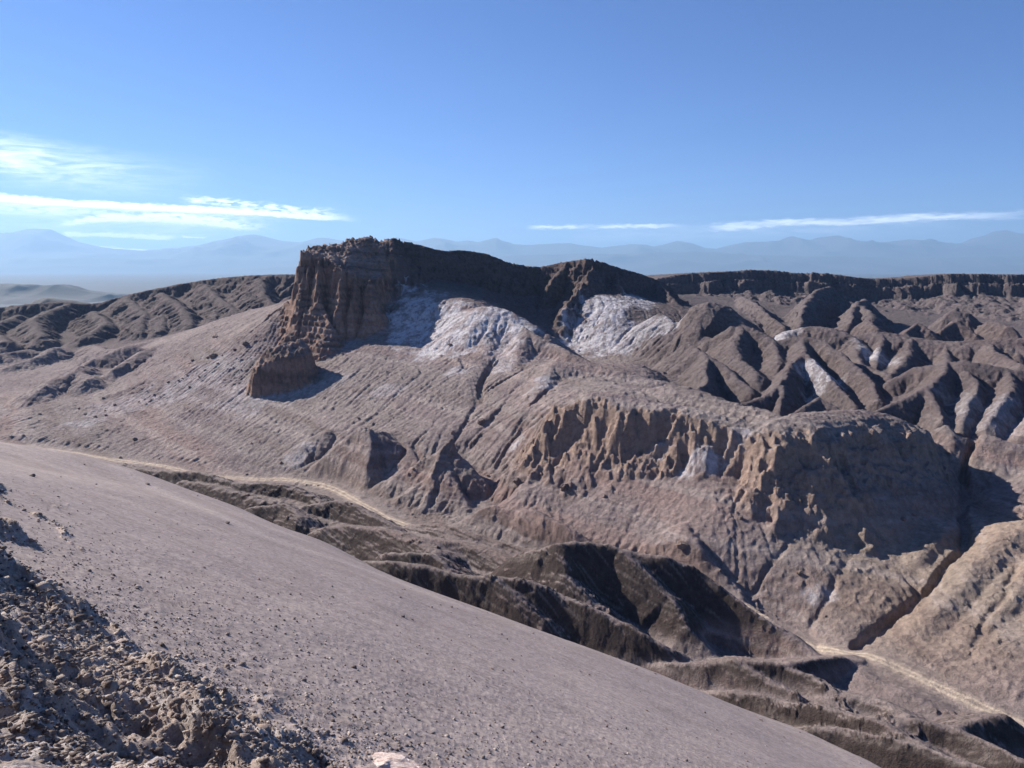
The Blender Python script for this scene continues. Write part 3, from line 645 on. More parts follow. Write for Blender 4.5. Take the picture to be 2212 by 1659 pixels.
# rocky detail on the valley side
g1_, g2_ = np.gradient(H, GS); SLg = np.sqrt(g1_ ** 2 + g2_ ** 2)
SLm = bil(SLg, GXMIN, GS, GYMIN, GS, VX, VY)
crag = sst(SLm, 0.7, 1.3)
rough = 0.35 + 0.9 * ST * sst(SLm, 0.4, 0.9) + 0.9 * BT + 0.8 * RM + crag * (0.4 + 1.2 * sst(VY, 400, 460))
nearz = 1 - sst(VY, 215, 232) * 1.0
onbad = nearz * (VY < np.interp(VX, np.sort(TR[:, 0]), TR[np.argsort(TR[:, 0]), 1]) - 3)
rough = rough * (1 - 0.85 * onbad)
Zm2 = Zm + rough * np.clip((BTR - 3) / 4, 0, 1) * (ridged(VX / 3.5, VY / 3.5, 4, 0.55, 71) - 0.9) * 0.55 + (fbm(VX / 1.1, VY / 1.1, 3, 0.6, 72) * 0.13 + np.maximum(fbm(VX / 3.4, VY / 3.4, 4, .65, 73) - 0.2, 0) * 1.1 * sst(fbm(VX / 22, VY / 22, 2, .5, 74), -0.1, 0.3)) * np.clip((BTR - 3) / 4, 0.04, 1)
isd = Zd > Zm2
Zm2 = Zm2 + onbad * sst(BTR, 4, 8) * fbm((VX * 0.62 + VY * 0.78) / 1.6, (VX * 0.78 - VY * 0.62) / 14, 4, .6, 85) * 0.28
VZ = smax(Zd, Zm2, 0.35)
# cliffs: step the rock into beds
bedc = VZ + 0.10 * VX + 0.02 * VY + 0.9 * fbm(VX / 12, VY / 12, 3, .5, 80)
hs_ = sst(VY, 150, 190) * (1 - sst(VY, 380, 430)) * sst(BTR, 8, 16) * (1 - isd)
for wgt_, per in ((hs_ * (1 - onbad) * 0.45 * sst(fbm(VX / 25, VY / 25, 3, .5, 81), -0.25, 0.25), 1.15), (BT * sst(SLm, .8, 1.5), 3.1), (np.clip(ST, 0, 1) * 0.8 * sst(SLm, .8, 1.3), 2.2), (RM * 0.8, 3.0), (crag * sst(VY, 400, 450) * 0.95 * (1 - BT) * (1 - RM), 4.0)):
    f = bedc / per; fr_ = f - np.floor(f)
    VZ = VZ + wgt_ * per * (sst(fr_, 0.25, 0.75) - fr_) * 0.6
gz, gt = np.gradient(VZ)
slope_r = gz / np.maximum(np.gradient(RR, axis=0), 1e-3); slope_t = gt / (RR * (th[1] - th[0]))
slope = np.sqrt(slope_r ** 2 + slope_t ** 2)
print('z done', time.time() - T0)

# ray onto the terrain, for placing things that stand on it
def Hgnd(x, y):
    r = math.hypot(x, y); t = math.atan2(x, y)
    i = np.interp(r, rr, np.arange(len(rr))); j = (t - th[0]) / (th[1] - th[0])
    i0 = int(min(max(i, 0), len(rr) - 2)); j0 = int(min(max(j, 0), len(th) - 2)); u = i - i0; v = j - j0
    return float((VZ[i0, j0] * (1 - u) + VZ[i0 + 1, j0] * u) * (1 - v) + (VZ[i0, j0 + 1] * (1 - u) + VZ[i0 + 1, j0 + 1] * u) * v)
def hit(vx, vy):
    p = P(vx, vy, 1.0); t = math.atan2(p[0], 1.0); j = int(round((t - th[0]) / (th[1] - th[0])))
    if j < 0 or j >= len(th): return None
    ry = p[2] / math.hypot(p[0], 1.0) * rr
    below = np.flatnonzero((VZ[:, j] > ry) & (rr > 4))
    if len(below) == 0: return None
    i = below[0]; r = rr[i]
    return np.array([r * math.sin(th[j]), r * math.cos(th[j]), VZ[i, j]])

# ------------------------------------------------------------ ground colours (albedo, with shade painted in on the near and left ridges)
def c3(r, g, b): return np.array([r, g, b], float)
N1 = fbm(VX / 18, VY / 18, 4, .55, 90); N2 = fbm(VX / 4, VY / 4, 4, .6, 91); N3 = fbm(VX / 45, VY / 45, 3, .5, 92)
ALB = np.empty(VX.shape + (3,)); ALB[:] = c3(0.235, 0.188, 0.180)
def blend(m, col):
    global ALB
    m = np.clip(m, 0, 1)[..., None]; ALB = ALB * (1 - m) + col * m
blend(sst(N1 + 0.4 * N2, 0.0, 0.5) * 0.6, c3(0.15, 0.117, 0.113))          # darker crust
blend(sst(N3 - 0.3 * N1, 0.05, 0.4) * 0.5, c3(0.29, 0.24, 0.22))
blend(sst(slope, 0.65, 1.3) * 0.6 * (1 - isd), c3(0.17, 0.115, 0.095))         # steep bare rock
strat = fbm(bedc / 3.2, VX / 90 + VY / 120, 4, .6, 82)
strat2 = fbm(bedc / 9.0 + 3, VX / 150, 3, .55, 83)
mid_ = (1 - isd) * sst(VY, 120, 160) * (1 - sst(VY, 420, 470))
blend(mid_ * sst(strat2, 0.05, 0.35) * 0.5, c3(0.28, 0.195, 0.170))
blend(mid_ * sst(-strat2, 0.05, 0.35) * 0.5, c3(0.25, 0.215, 0.195))
blend(mid_ * sst(VX, 60, 90) * (1 - sst(VY, 190, 215)) * 0.55, c3(0.31, 0.245, 0.185))
blend(mid_ * sst(strat, 0.18, 0.42) * 0.45, c3(0.17, 0.125, 0.108))
blend(mid_ * sst(-strat, 0.22, 0.45) * 0.4, c3(0.38, 0.32, 0.29))
blend(ST * sst(slope, 0.5, 1.1) * 0.8, c3(0.32, 0.230, 0.180))
blend(ST * sst(N2, 0.1, 0.4) * 0.3, c3(0.14, 0.10, 0.09))
blend(BT * sst(slope, 0.6, 1.5) * 0.85, c3(0.27, 0.165, 0.122))
cr_ = np.maximum(BT, crag * sst(VY, 400, 450))
blend(cr_ * sst(strat, 0.05, 0.3) * 0.6, c3(0.11, 0.075, 0.062))
blend(BT * sst(-strat, 0.15, 0.4) * 0.5, c3(0.36, 0.25, 0.20))
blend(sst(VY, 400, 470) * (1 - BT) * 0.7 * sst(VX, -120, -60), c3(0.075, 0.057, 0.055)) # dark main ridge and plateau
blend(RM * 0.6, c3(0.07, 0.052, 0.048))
blend(sst(VY, 540, 620) * (VX < -60) * 0.5, c3(0.12, 0.095, 0.10))  # left ridge: shade of its front painted into the colour
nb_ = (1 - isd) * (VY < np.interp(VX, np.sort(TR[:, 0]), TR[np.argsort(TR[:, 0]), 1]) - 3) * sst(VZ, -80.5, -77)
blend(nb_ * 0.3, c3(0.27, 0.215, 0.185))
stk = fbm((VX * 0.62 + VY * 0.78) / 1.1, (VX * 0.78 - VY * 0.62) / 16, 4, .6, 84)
blend(nb_ * sst(slope + 0.3 * stk, 0.45, 0.8), c3(0.068, 0.052, 0.047))  # dark brown steep faces, deepened in the colour to imitate their shade
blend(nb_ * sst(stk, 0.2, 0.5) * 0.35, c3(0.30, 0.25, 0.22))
blend(sst(VY, 540, 600) * (VX < -60) * 0.6, c3(0.09, 0.072, 0.07))  # second darkening of the left ridge, again painted shade
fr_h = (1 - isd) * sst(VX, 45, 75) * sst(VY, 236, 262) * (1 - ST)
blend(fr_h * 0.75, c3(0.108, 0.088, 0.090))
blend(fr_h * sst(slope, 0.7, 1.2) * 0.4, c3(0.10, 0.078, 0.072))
blend((1 - isd) * sst(VX, 95, 130) * sst(VY, 415, 450) * 0.45, c3(0.15, 0.13, 0.133))
# salt: patches in the bowls and streaks on the slopes, placed on the ground where they lie
salt = np.zeros(VX.shape)
def patch(vx, vy, rx, ry, s=1.0, rot=0.0, D=None):
    p = hit(vx, vy) if D is None else P(vx, vy, D)
    if p is None: return
    dx = VX - p[0] + WarpX * 0.35 * rx; dy = VY - p[1] + WarpY * 0.35 * ry
    c_, s__ = math.cos(rot), math.sin(rot)
    a = (dx * c_ + dy * s__) / rx; b = (-dx * s__ + dy * c_) / ry
    global salt
    salt = np.maximum(salt, s * (1 - sst(np.sqrt(a * a + b * b), 0.55, 1.15)))
WarpX = fbm(VX / 9, VY / 9, 4, .55, 95) * 2; WarpY = fbm(VX / 9, VY / 9, 4, .55, 96) * 2
for a in [(900, 690, 20, 26), (960, 700, 18, 20), (940, 760, 14, 12), (1060, 690, 18, 14), (1020, 720, 14, 14), (1110, 705, 14, 8), (1090, 750, 10, 14, .6),
          (872, 612, 5, 8, .9), (990, 800, 8, 6, .5), (1290, 720, 22, 24), (1310, 660, 18, 16), (1380, 650, 10, 16, .8), (1260, 740, 12, 16), (1380, 720, 20, 14, .7), (1440, 700, 12, 10, .6),
          (1350, 750, 12, 10, .5), (1690, 718, 8, 8, .9), (1780, 810, 10, 9, .8), (1760, 790, 7, 7, .7), (1880, 770, 5, 12, .7), (1910, 780, 7, 9, .5), (1540, 990, 12, 3, .8), (1430, 980, 5, 2, .7),
          (2150, 880, 14, 14, .35), (2090, 860, 8, 12, .3), (1170, 830, 6, 6, .6), (1080, 790, 10, 10, .5), (1110, 965, 4, 2, .6), (560, 800, 26, 22, .35), (430, 820, 30, 22, .35), (640, 985, 6, 8, .5),
          (1770, 1285, 4, 3, .7), (700, 830, 16, 10, .3), (740, 740, 12, 12, .3), (840, 840, 14, 6, .3), (300, 870, 30, 14, .3), (180, 915, 12, 10, .4)]:
    patch(*a)
Nf = fbm(VX / 0.9, VY / 1.6, 4, .7, 99)
sbreak = sst(N2 + 0.6 * Nf + 0.3 * WarpX, -0.35, 0.05)
salt = salt * (1 - 0.9 * BT) * (1 - sst(SLm, 1.0, 1.5) * (VX < 0)) * (1 - 0.8 * ST * sst(slope, .6, 1.1))
blend(salt * (0.30 + 0.58 * sbreak), c3(0.52, 0.495, 0.51))
bw_ = BTR + 0.5 * fbm(VX / 7, VY / 7, 3, .5, 98)
blend(np.clip(1 - sst(bw_, 0.9, 2.6), 0, 1) * np.clip(0.35 + 0.9 * np.exp(-((bw_ - 0.75) / 0.35) ** 2) + 0.6 * np.exp(-((bw_ - 2.1) / 0.3) ** 2), 0, 1) * (1 - isd), c3(0.58, 0.47, 0.36))
blend(np.clip(1 - sst(bw_, 2.0, 8.0), 0, 1) * 0.2 * (1 - isd), c3(0.33, 0.27, 0.23))
blend(isd * 1.0, c3(0.325, 0.268, 0.248))
blend(isd * sst(N1, 0.1, 0.5) * 0.25, c3(0.26, 0.205, 0.185))
band = fbm((VX * 0.94 - VY * 0.34) / 30, (VX * 0.34 + VY * 0.94) / 3.0, 3, .5, 58)
blend(isd * sst(band, 0.1, 0.5) * 0.45 * (1 - rubw), c3(0.38, 0.315, 0.285))
blend(isd * sst(-band, 0.15, 0.5) * 0.35 * (1 - rubw), c3(0.24, 0.19, 0.17))
CRL = [hit(*q) for q in [(250, 1008), (308, 1039), (440, 1100), (572, 1158), (704, 1202), (836, 1247), (924, 1282), (1000, 1312)]]
cd = np.full(VX.shape, 1e9)
for k in range(len(CRL) - 1): cd = np.minimum(cd, seg_dist(VX, VY, CRL[k], CRL[k + 1])[0])
cd = cd + 1.2 * fbm(VX / 8, VY / 8, 3, .5, 115)
blend(isd * (1 - sst(np.abs(cd), 0.5, 3.0)) * 0.5, c3(0.42, 0.35, 0.315))
blend(isd * (1 - sst(np.abs(cd - 6), 1.0, 3.0)) * 0.3, c3(0.25, 0.20, 0.18))
blend(isd * pebm * sst(fbm(VX / 0.5, VY / 0.5, 3, .7, 116), 0.1, 0.5) * 0.35, c3(0.19, 0.15, 0.135))
blend(isd * pebm * sst(-fbm(VX / 0.5, VY / 0.5, 3, .7, 116), 0.2, 0.5) * 0.4, c3(0.44, 0.37, 0.33))
blend(isd * rubw * 0.8, c3(0.40, 0.32, 0.27))
blend(isd * rubw * sst(N2 + 0.5 * fbm(VX / 0.7, VY / 0.7, 3, .6, 97), 0.15, 0.5) * 0.5, c3(0.52, 0.44, 0.38))
crust = sst(fbm(VX / 4, VY / 4, 4, .6, 101) + 0.5 * fbm(VX / 0.6, VY / 0.6, 3, .6, 102), 0.1, 0.45)
blend(isd * rubw * crust * 0.6, c3(0.50, 0.46, 0.45))
ALB *= (1 + 0.10 * N2[..., None])

# ------------------------------------------------------------ materials
def rock_mat(name, bump=0.5, near_scale=1.0, stones=0.0):
    m = bpy.data.materials.new(name); m.use_nodes = True
    N = NT(m.node_tree); N.n.clear()
    o = N.add('ShaderNodeOutputMaterial'); b = N.add('ShaderNodeBsdfPrincipled')
    b.inputs['Roughness'].default_value = 0.95; b.inputs['Specular IOR Level'].default_value = 0.1
    at = N.add('ShaderNodeAttribute', attribute_name='albedo', attribute_type='GEOMETRY')
    tcn = N.add('ShaderNodeTexCoord'); v = tcn.outputs['Object']
    n1 = N.noise(v, 0.55 * near_scale, 8, 0.7); n2 = N.noise(v, 4.5 * near_scale, 5, 0.7)
    g1 = N.math('ADD', N.math('MULTIPLY', N.math('SUBTRACT', n1, 0.5), 1.7), 1.0)
    g2 = N.math('ADD', N.math('MULTIPLY', N.math('SUBTRACT', n2, 0.5), 1.1), 1.0)
    g = N.math('MULTIPLY', g1, g2)
    cc = N.add('ShaderNodeCombineColor'); [N.link(g, cc.inputs[i]) for i in range(3)]
    col = N.mix(1.0, at.outputs['Color'], cc.outputs[0], 'MULTIPLY')
    bp = N.add('ShaderNodeBump'); bp.inputs['Strength'].default_value = bump; bp.inputs['Distance'].default_value = 1.2 / near_scale
    hsum = N.math('ADD', n1, N.math('MULTIPLY', n2, 0.3))
    N.link(hsum, bp.inputs['Height'])
    N.link(col, b.inputs['Base Color']); N.link(bp.outputs[0], b.inputs['Normal']); N.link(b.outputs[0], o.inputs[0])
    return m
M_rock = rock_mat('rock_ground', 0.9, 1.0)
M_sand = rock_mat('sand', 0.35, 3.0)
M_rub = rock_mat('rubble', 0.8, 5.0)

# ------------------------------------------------------------ split into named landforms
nr, nc = RR.shape
fy = (VY[:-1, :-1] + VY[1:, 1:]) / 2; fx = (VX[:-1, :-1] + VX[1:, 1:]) / 2
cl = np.zeros((nr - 1, nc - 1), np.int32)
def fm(a): return (a[:-1, :-1].astype(float) + a[1:, 1:]) / 2
NAMES = ['hillside', 'dune', 'rocky_slope', 'butte', 'badland_ridges', 'sandstone_hill', 'salt_hills', 'main_ridge', 'badland_hills', 'plateau', 'distant_ridge', 'valley_floor', 'dirt_track', 'pyramid_hill', 'spire_hill', 'rock_outcrop', 'gully_hillside']
LAB = ['long dusty brown hillside with rills falling from the butte to the track', 'smooth grey-brown sand dune sweeping down across the foreground',
       'near rocky slope of broken crusty rubble in the lower left corner', 'steep brown layered rock butte with a sheer left face above the hillside',
       'dark eroded ridges with rills between the dune and the pale track', 'rounded tan hill with orange cliffs above the right-hand gully',
       'white salt-crusted bowls and spur below the dark ridge', 'dark craggy ridge running right from the butte along the skyline',
       'cluster of steep brown pyramids and smooth domes on the right', 'flat-topped dark plateau with a cliff rim on the right skyline',
       'long dark furrowed ridge on the left skyline behind the valley', 'flat dusty valley floor beside the pale vehicle track',
       'pale rutted dirt track winding along the valley floor', 'brown pyramid-shaped hill above the bend of the track', 'pointed spire hill with a dark right side beside the track',
       'arched layered rock outcrop on the slope below the butte', 'tan layered hillside right of the deep gully']
isdF = fm(isd) > 0.5; rbF = fm(rubw); btF = fm(BT); hF = fm(VZ)
cl[:] = 0
cl[(fx < -60) & (fy > 560)] = 10
cl[(fx > -80) & (fx < 100) & (fy > 352) & (fy < 560)] = 6
cl[(fy > 436 + np.maximum(0, -fx) * 0.0) & (fx > -100) & (fx < 130)] = 7
cl[(fx > 60) & (fy > 238) & (fy <= 430)] = 8
cl[(fx > 100) & (fy > 430)] = 9
cl[(fy > 560) & (fx > -60)] = 9
edge_n = 4 * fbm(fx / 18, fy / 18, 3, .5, 110)
cl[(fx > 8 + (240 - fy) * 0.28 + edge_n) & (fy <= 262) & (fy > 140) & (hF > -79)] = 5
gx_line = np.interp(fy, [156, 160, 172, 188, 208, 222, 232], [70, 75, 92, 111, 122, 130, 138])
cl[(cl == 5) & (fx > gx_line)] = 16
cl[(hF < -78.3) & (fy < 500)] = 11
lineD = 236 + (-fx - 36) * 0.62                      # the track, seen from above
lineD = np.interp(fx, np.sort(TR[:, 0]), TR[np.argsort(TR[:, 0]), 1])
cl[(fy < lineD - 2.5) & (hF > -80.5)] = 4
WF = WIN[np.clip(((fy - GYMIN) / GS).astype(int), 0, WIN.shape[0] - 1), np.clip(((fx - GXMIN) / GS).astype(int), 0, WIN.shape[1] - 1)]
inb = (fy > 225) & (fy < 300)
i0 = first(640, 1035, 284); i1 = first(760, 1078, 262)
cl[inb & (WF >= i0) & (WF < i1)] = 13
sp_i = [first(965, 966, 261), first(975, 947, 261.2)]
cl[inb & (((WF >= i1) & (WF < first(1000, 1122, 226))) | np.isin(WF, sp_i))] = 14
cl[btF > 0.4] = 3
cl[(btF > 0.4) & (fy < 395)] = 15
cl[(fm(BTR) < 2.7) & (fy < 400)] = 12
cl[isdF] = 1
cl[isdF & (rbF > 0.5)] = 2
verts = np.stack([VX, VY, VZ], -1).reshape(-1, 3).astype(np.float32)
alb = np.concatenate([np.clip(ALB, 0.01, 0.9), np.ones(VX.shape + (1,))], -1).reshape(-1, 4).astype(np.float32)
I, J = np.meshgrid(np.arange(nr - 1), np.arange(nc - 1), indexing='ij')
Q = np.stack([I * nc + J, (I + 1) * nc + J, (I + 1) * nc + J + 1, I * nc + J + 1], -1)   # normals up
Q = Q[..., ::-1]
def grid_obj(name, v, q, col, mat, smooth=True):
    me = bpy.data.meshes.new(name)
    me.vertices.add(len(v)); me.vertices.foreach_set('co', v.astype(np.float32).ravel())
    me.loops.add(len(q) * 4); me.loops.foreach_set('vertex_index', q.astype(np.int32).ravel())
    me.polygons.add(len(q)); me.polygons.foreach_set('loop_start', np.arange(0, len(q) * 4, 4, dtype=np.int32))
    me.polygons.foreach_set('use_smooth', np.full(len(q), smooth))
    if col is not None:
        a = me.color_attributes.new('albedo', 'FLOAT_COLOR', 'POINT'); a.data.foreach_set('color', col.ravel())
    me.update(calc_edges=True); me.materials.append(mat)
    o = bpy.data.objects.new(name, me); COL.objects.link(o); return o
def tag(o, label=None, cat=None, group=None, kind=None):
    if label: o['label'] = label
    if cat: o['category'] = cat
    if group: o['group'] = group
    if kind: o['kind'] = kind
    return o
CAT = ['hillside', 'dune', 'slope', 'butte', 'ridges', 'hill', 'hills', 'ridge', 'hills', 'plateau', 'ridge', 'ground', 'track', 'hill', 'hill', 'outcrop', 'hillside']
for ci, nm in enumerate(NAMES):
    qq = Q[cl == ci]
    if len(qq) == 0: continue
    used, inv = np.unique(qq, return_inverse=True)
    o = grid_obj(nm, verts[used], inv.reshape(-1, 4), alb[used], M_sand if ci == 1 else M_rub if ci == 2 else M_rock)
    tag(o, LAB[ci], CAT[ci], kind='structure')
    print(nm, len(qq))
print('terrain built', time.time() - T0)

# ------------------------------------------------------------ boulders and stones
import bmesh
M_bld = solid_mat_rock = None
def stone_mat(name, c1, c2, sc_):
    m = bpy.data.materials.new(name); m.use_nodes = True
    N = NT(m.node_tree); b = N.n['Principled BSDF']; b.inputs['Roughness'].default_value = 0.95
    t = N.add('ShaderNodeTexCoord'); n = N.noise(t.outputs['Object'], sc_, 6, 0.7)
    N.link(N.mix(N.sstep(n, 0.35, 0.65), c1, c2), b.inputs['Base Color'])
    bp = N.add('ShaderNodeBump'); bp.inputs['Strength'].default_value = 0.8; bp.inputs['Distance'].default_value = 0.15
    N.link(n, bp.inputs['Height']); N.link(bp.outputs[0], b.inputs['Normal']); return m
M_dark = stone_mat('dark_boulder', (0.09, 0.065, 0.06), (0.20, 0.15, 0.13), 3)
M_pale = stone_mat('pale_boulder', (0.42, 0.29, 0.24), (0.72, 0.62, 0.56), 6)
M_tan = stone_mat('tan_boulder', (0.16, 0.11, 0.09), (0.30, 0.21, 0.16), 3)
def rock_mesh(name, sub, seed, mat, jag=0.25):
    r = np.random.default_rng(seed); bm = bmesh.new()
    bmesh.ops.create_icosphere(bm, subdivisions=sub, radius=1.0)
    v = np.array([q.co[:] for q in bm.verts])
    for k in range(9):                                       # broken faces
        n = r.normal(size=3); n /= np.linalg.norm(n); d = r.uniform(0.45, 0.85)
        e = v @ n; v = v - np.maximum(e - d, 0)[:, None] * n
    nn = fbm(v[:, 0] * 1.7 + seed * 3 + v[:, 2], v[:, 1] * 1.7 + v[:, 2] * 1.3, 4, .55, seed)
    v = v * (1 + jag * nn)[:, None]
    for q, c_ in zip(bm.verts, v): q.co = c_
    me = bpy.data.meshes.new(name); bm.to_mesh(me); bm.free(); me.materials.append(mat); return me
BM = [rock_mesh('boulder', 4, 100 + i, M_dark if i % 2 else M_tan) for i in range(6)]
rs = np.random.default_rng(5)
def put(name, mesh, p, size, label, cat, group=None, asp=(1, 1, 0.75), sink=0.3):
    o = bpy.data.objects.new(name, mesh); COL.objects.link(o)
    o.scale = (size * asp[0], size * asp[1], size * asp[2]); o.rotation_euler = (rs.uniform(-.3, .3), rs.uniform(-.3, .3), rs.uniform(0, 6.28))
    o.location = (p[0], p[1], Hgnd(p[0], p[1]) + size * asp[2] * (1 - 2 * sink) * 0.5)
    return tag(o, label, cat, group)
# (vx, vy, width in the view, label)
g1 = 'boulders below the left end of the hillside'; L1 = 'dark boulder strewn among others on the pale hillside left of the butte'
BL = [(171, 883, 9, None), (184, 896, 8, None), (208, 901, 9, None), (228, 898, 8, None), (228, 888, 6, None), (248, 875, 8, None), (300, 869, 8, None), (223, 861, 8, None), (363, 827, 9, None), (410, 837, 8, None),
      (403, 811, 7, None), (443, 801, 7, None), (470, 786, 8, None), (417, 779, 9, None), (450, 774, 8, None), (508, 757, 11, None), (395, 818, 5, None), (386, 823, 5, None), (480, 768, 8, None), (430, 815, 5, None), (520, 800, 5, None),
      (293, 951, 13, 'lone large dark boulder on the lower left hillside above the track'),
      (463, 770, 20, 'largest dark boulder on the pale slope left of the butte outcrop'),
      (533, 745, 17, 'brown boulder heap just left of the layered butte outcrop'),
      (467, 729, 18, 'reddish boulder knob on the slope crest left of the butte'),
      (1042, 913, 22, 'round dark boulder below the pointed crag in the middle of the hillside'),
      (980, 936, 13, 'dark boulder on the hillside directly above the spire hill'),
      (775, 905, 8, 'small boulder on the hillside above the left pyramid hill'),
      (972, 746, 10, 'single dark boulder lying on the white salt slope'),
      (1117, 1041, 18, 'rounded boulder on the slope right of the spire hill'),
      (1170, 1026, 11, 'small dark boulder up the slope right of the spire hill'),
      (1218, 1056, 26, 'widest dark boulder on the tan slope right of the spire hill'),
      (1305, 1073, 13, 'boulder at the right end of the ledge on the tan slope'),
      (1055, 1029, 8, 'small boulder on the right shoulder of the spire hill'),
      (893, 1013, 7, 'small brown boulder on the left shoulder of the spire hill'),
      (260, 989, 8, 'boulder beside the far end of the track near the dune crest'),
      (343, 992, 6, 'small boulder beyond the track near its far end'),
      (532, 1027, 7, 'pale boulder on the edge of the track behind the dune'),
      (608, 1001, 10, 'dark boulder on the slope foot above the track bend'),
      (662, 1048, 5, 'left of two small stones beside the curving track'),
      (688, 1050, 6, 'right of two small stones beside the curving track'),
      (759, 1089, 6, 'small stone in the middle of the braided track'),
      (1475, 1182, 30, 'big knobbly crag boulder at the foot of the tan slope'),
      (1555, 1234, 10, 'boulder on the slope right of the knobbly crag'),
      (1727, 1241, 15, 'brown boulder on the rubbly slope below the sandstone hill'),
      (1784, 1334, 8, 'small boulder just above the track near the gully mouth'),
      (1975, 1114, 14, 'right boulder on the shoulder below the sandstone hill'),
      (1952, 1123, 16, 'left boulder on the shoulder below the sandstone hill'),
      (2048, 1486, 15, 'dark boulder beside the track at the lower right'),
      (2007, 1461, 9, 'small boulder on the slope just above the lower right track'),
      (1240, 890, 12, 'boulder at the left end of the sandstone shelf'), (1600, 1120, 12, 'boulder on the tan slope under the white salt strip')]
nb = 0
for (vx, vy, wv, lab) in BL:
    p = hit(vx, vy)
    if p is None or p[1] < 155: continue
    size = max(wv * p[1] / F * 0.5, 0.25)
    put('boulder', BM[nb % 6], p, size, lab or L1, 'boulder', None if lab else g1); nb += 1
# stones lying on the dune
SM = [rock_mesh('stone', 2, 200 + i, M_dark if i % 3 else M_tan, 0.3) for i in range(5)]
ns = 0; tries = 0
while ns < 230 and tries < 6000:
    tries += 1
    vx = rs.uniform(-40, 1900); vy = rs.uniform(1000, 1659)
    p = hit(vx, vy)
    if p is None or p[1] > 150: continue
    j = int(np.clip((math.atan2(p[0], p[1]) - th[0]) / (th[1] - th[0]), 0, len(th) - 1)); i = int(np.searchsorted(rr, math.hypot(p[0], p[1])))
    if not isd[i, j] or RB[i, j] > -1.5: continue
    wv = float(np.clip(rs.lognormal(1.3, 0.42), 2.2, 11))
    if rs.random() > 0.25 + 0.75 * math.exp(RB[i, j] / 25): continue
    put('stone', SM[ns % 5], p, wv * p[1] / F * 0.6, 'small dark stone lying on the smooth sand of the dune', 'stone', 'stones scattered on the dune', (1.2, 1, 0.7)); ns += 1
put('stone', SM[1], hit(870, 1333), 10 * 100 / F * 0.5, 'dark brown stone alone on the middle of the dune, larger than those near it', 'stone', None, (1.1, 1, 0.9))
# pale crusty rock at the bottom edge
p = hit(828, 1658)
pr = rock_mesh('pale_rock', 5, 31, M_pale, 0.35)
if p is not None:
    o = put('pale_rock', pr, p, 78 * p[1] / F, 'pale pinkish crusty rock at the bottom edge of the sand', 'rock', None, (1.5, 0.9, 0.30), 0.72)
# gravel: thousands of crumbs on the near slope and the lower dune
ico = bmesh.new(); bmesh.ops.create_icosphere(ico, subdivisions=1, radius=1.0)
iv = np.array([q.co[:] for q in ico.verts]); it = np.array([[q.index for q in f.verts] for f in ico.faces]); ico.free()
NG = 150000
gr_ = np.exp(rs.uniform(np.log(3.5), np.log(110), NG * 4)); ga = rs.uniform(-0.70, 0.55, NG * 4)
gi = np.clip(np.searchsorted(rr, gr_), 0, len(rr) - 2); gj = np.clip(((ga - th[0]) / (th[1] - th[0])).astype(int), 0, len(th) - 2)
rbv = RB[gi, gj]; pr_ = np.where(rubw[gi, gj] > 0.5, 0.8, 0.75 * np.exp(np.minimum(rbv, 0) / 22)) * isd[gi, gj] + (0.04 + 0.16 * pebm[gi, gj]) * isd[gi, gj]
pr_ = pr_ * (0.4 + 0.6 * sst(N2[gi, gj], -0.2, 0.3))
keep = np.flatnonzero((rs.random(NG * 4) < pr_) & (gr_ > 3))[:NG]
gx_ = gr_[keep] * np.sin(ga[keep]); gy_ = gr_[keep] * np.cos(ga[keep]); gz_ = VZ[gi[keep], gj[keep]]
n = len(keep); sz = np.clip(rs.lognormal(-3.0, 0.55, n), 0.02, 0.22) * np.clip(gr_[keep] / 28, 0.22, 1.3) * np.where(rubw[gi[keep], gj[keep]] > 0.5, 1.0, 0.62)
jit = 1 + rs.uniform(-0.35, 0.35, (n, len(iv), 1)); asp = rs.uniform(0.6, 1.4, (n, 1, 3)); asp[..., 2] *= 0.7
gv = iv[None] * jit * asp * sz[:, None, None]
an = rs.uniform(0, 6.28, n); ca, sa_ = np.cos(an)[:, None], np.sin(an)[:, None]
gv = np.stack([gv[..., 0] * ca - gv[..., 1] * sa_, gv[..., 0] * sa_ + gv[..., 1] * ca, gv[..., 2]], -1) + np.stack([gx_, gy_, gz_], -1)[:, None]
gf = (it[None] + (np.arange(n) * len(iv))[:, None, None]).reshape(-1, 3)
me = bpy.data.meshes.new('gravel'); me.vertices.add(n * len(iv)); me.vertices.foreach_set('co', gv.astype(np.float32).ravel())
me.loops.add(len(gf) * 3); me.loops.foreach_set('vertex_index', gf.astype(np.int32).ravel())
me.polygons.add(len(gf)); me.polygons.foreach_set('loop_start', np.arange(0, len(gf) * 3, 3, dtype=np.int32))
ca_ = me.color_attributes.new('albedo', 'FLOAT_COLOR', 'POINT')
tone = rs.choice([0, 1, 2], n, p=[0.25, 0.5, 0.25]); tc_ = np.array([[0.16, 0.125, 0.11, 1], [0.28, 0.22, 0.19, 1], [0.48, 0.40, 0.34, 1]])[tone]
ca_.data.foreach_set('color', np.repeat(tc_, len(iv), 0).astype(np.float32).ravel())
me.update(calc_edges=True); me.materials.append(M_rub)
o = bpy.data.objects.new('gravel', me); COL.objects.link(o)
tag(o, 'loose crumbly gravel covering the near slope and lower dune', 'gravel', kind='stuff')
print('stones', nb, ns, n, time.time() - T0)

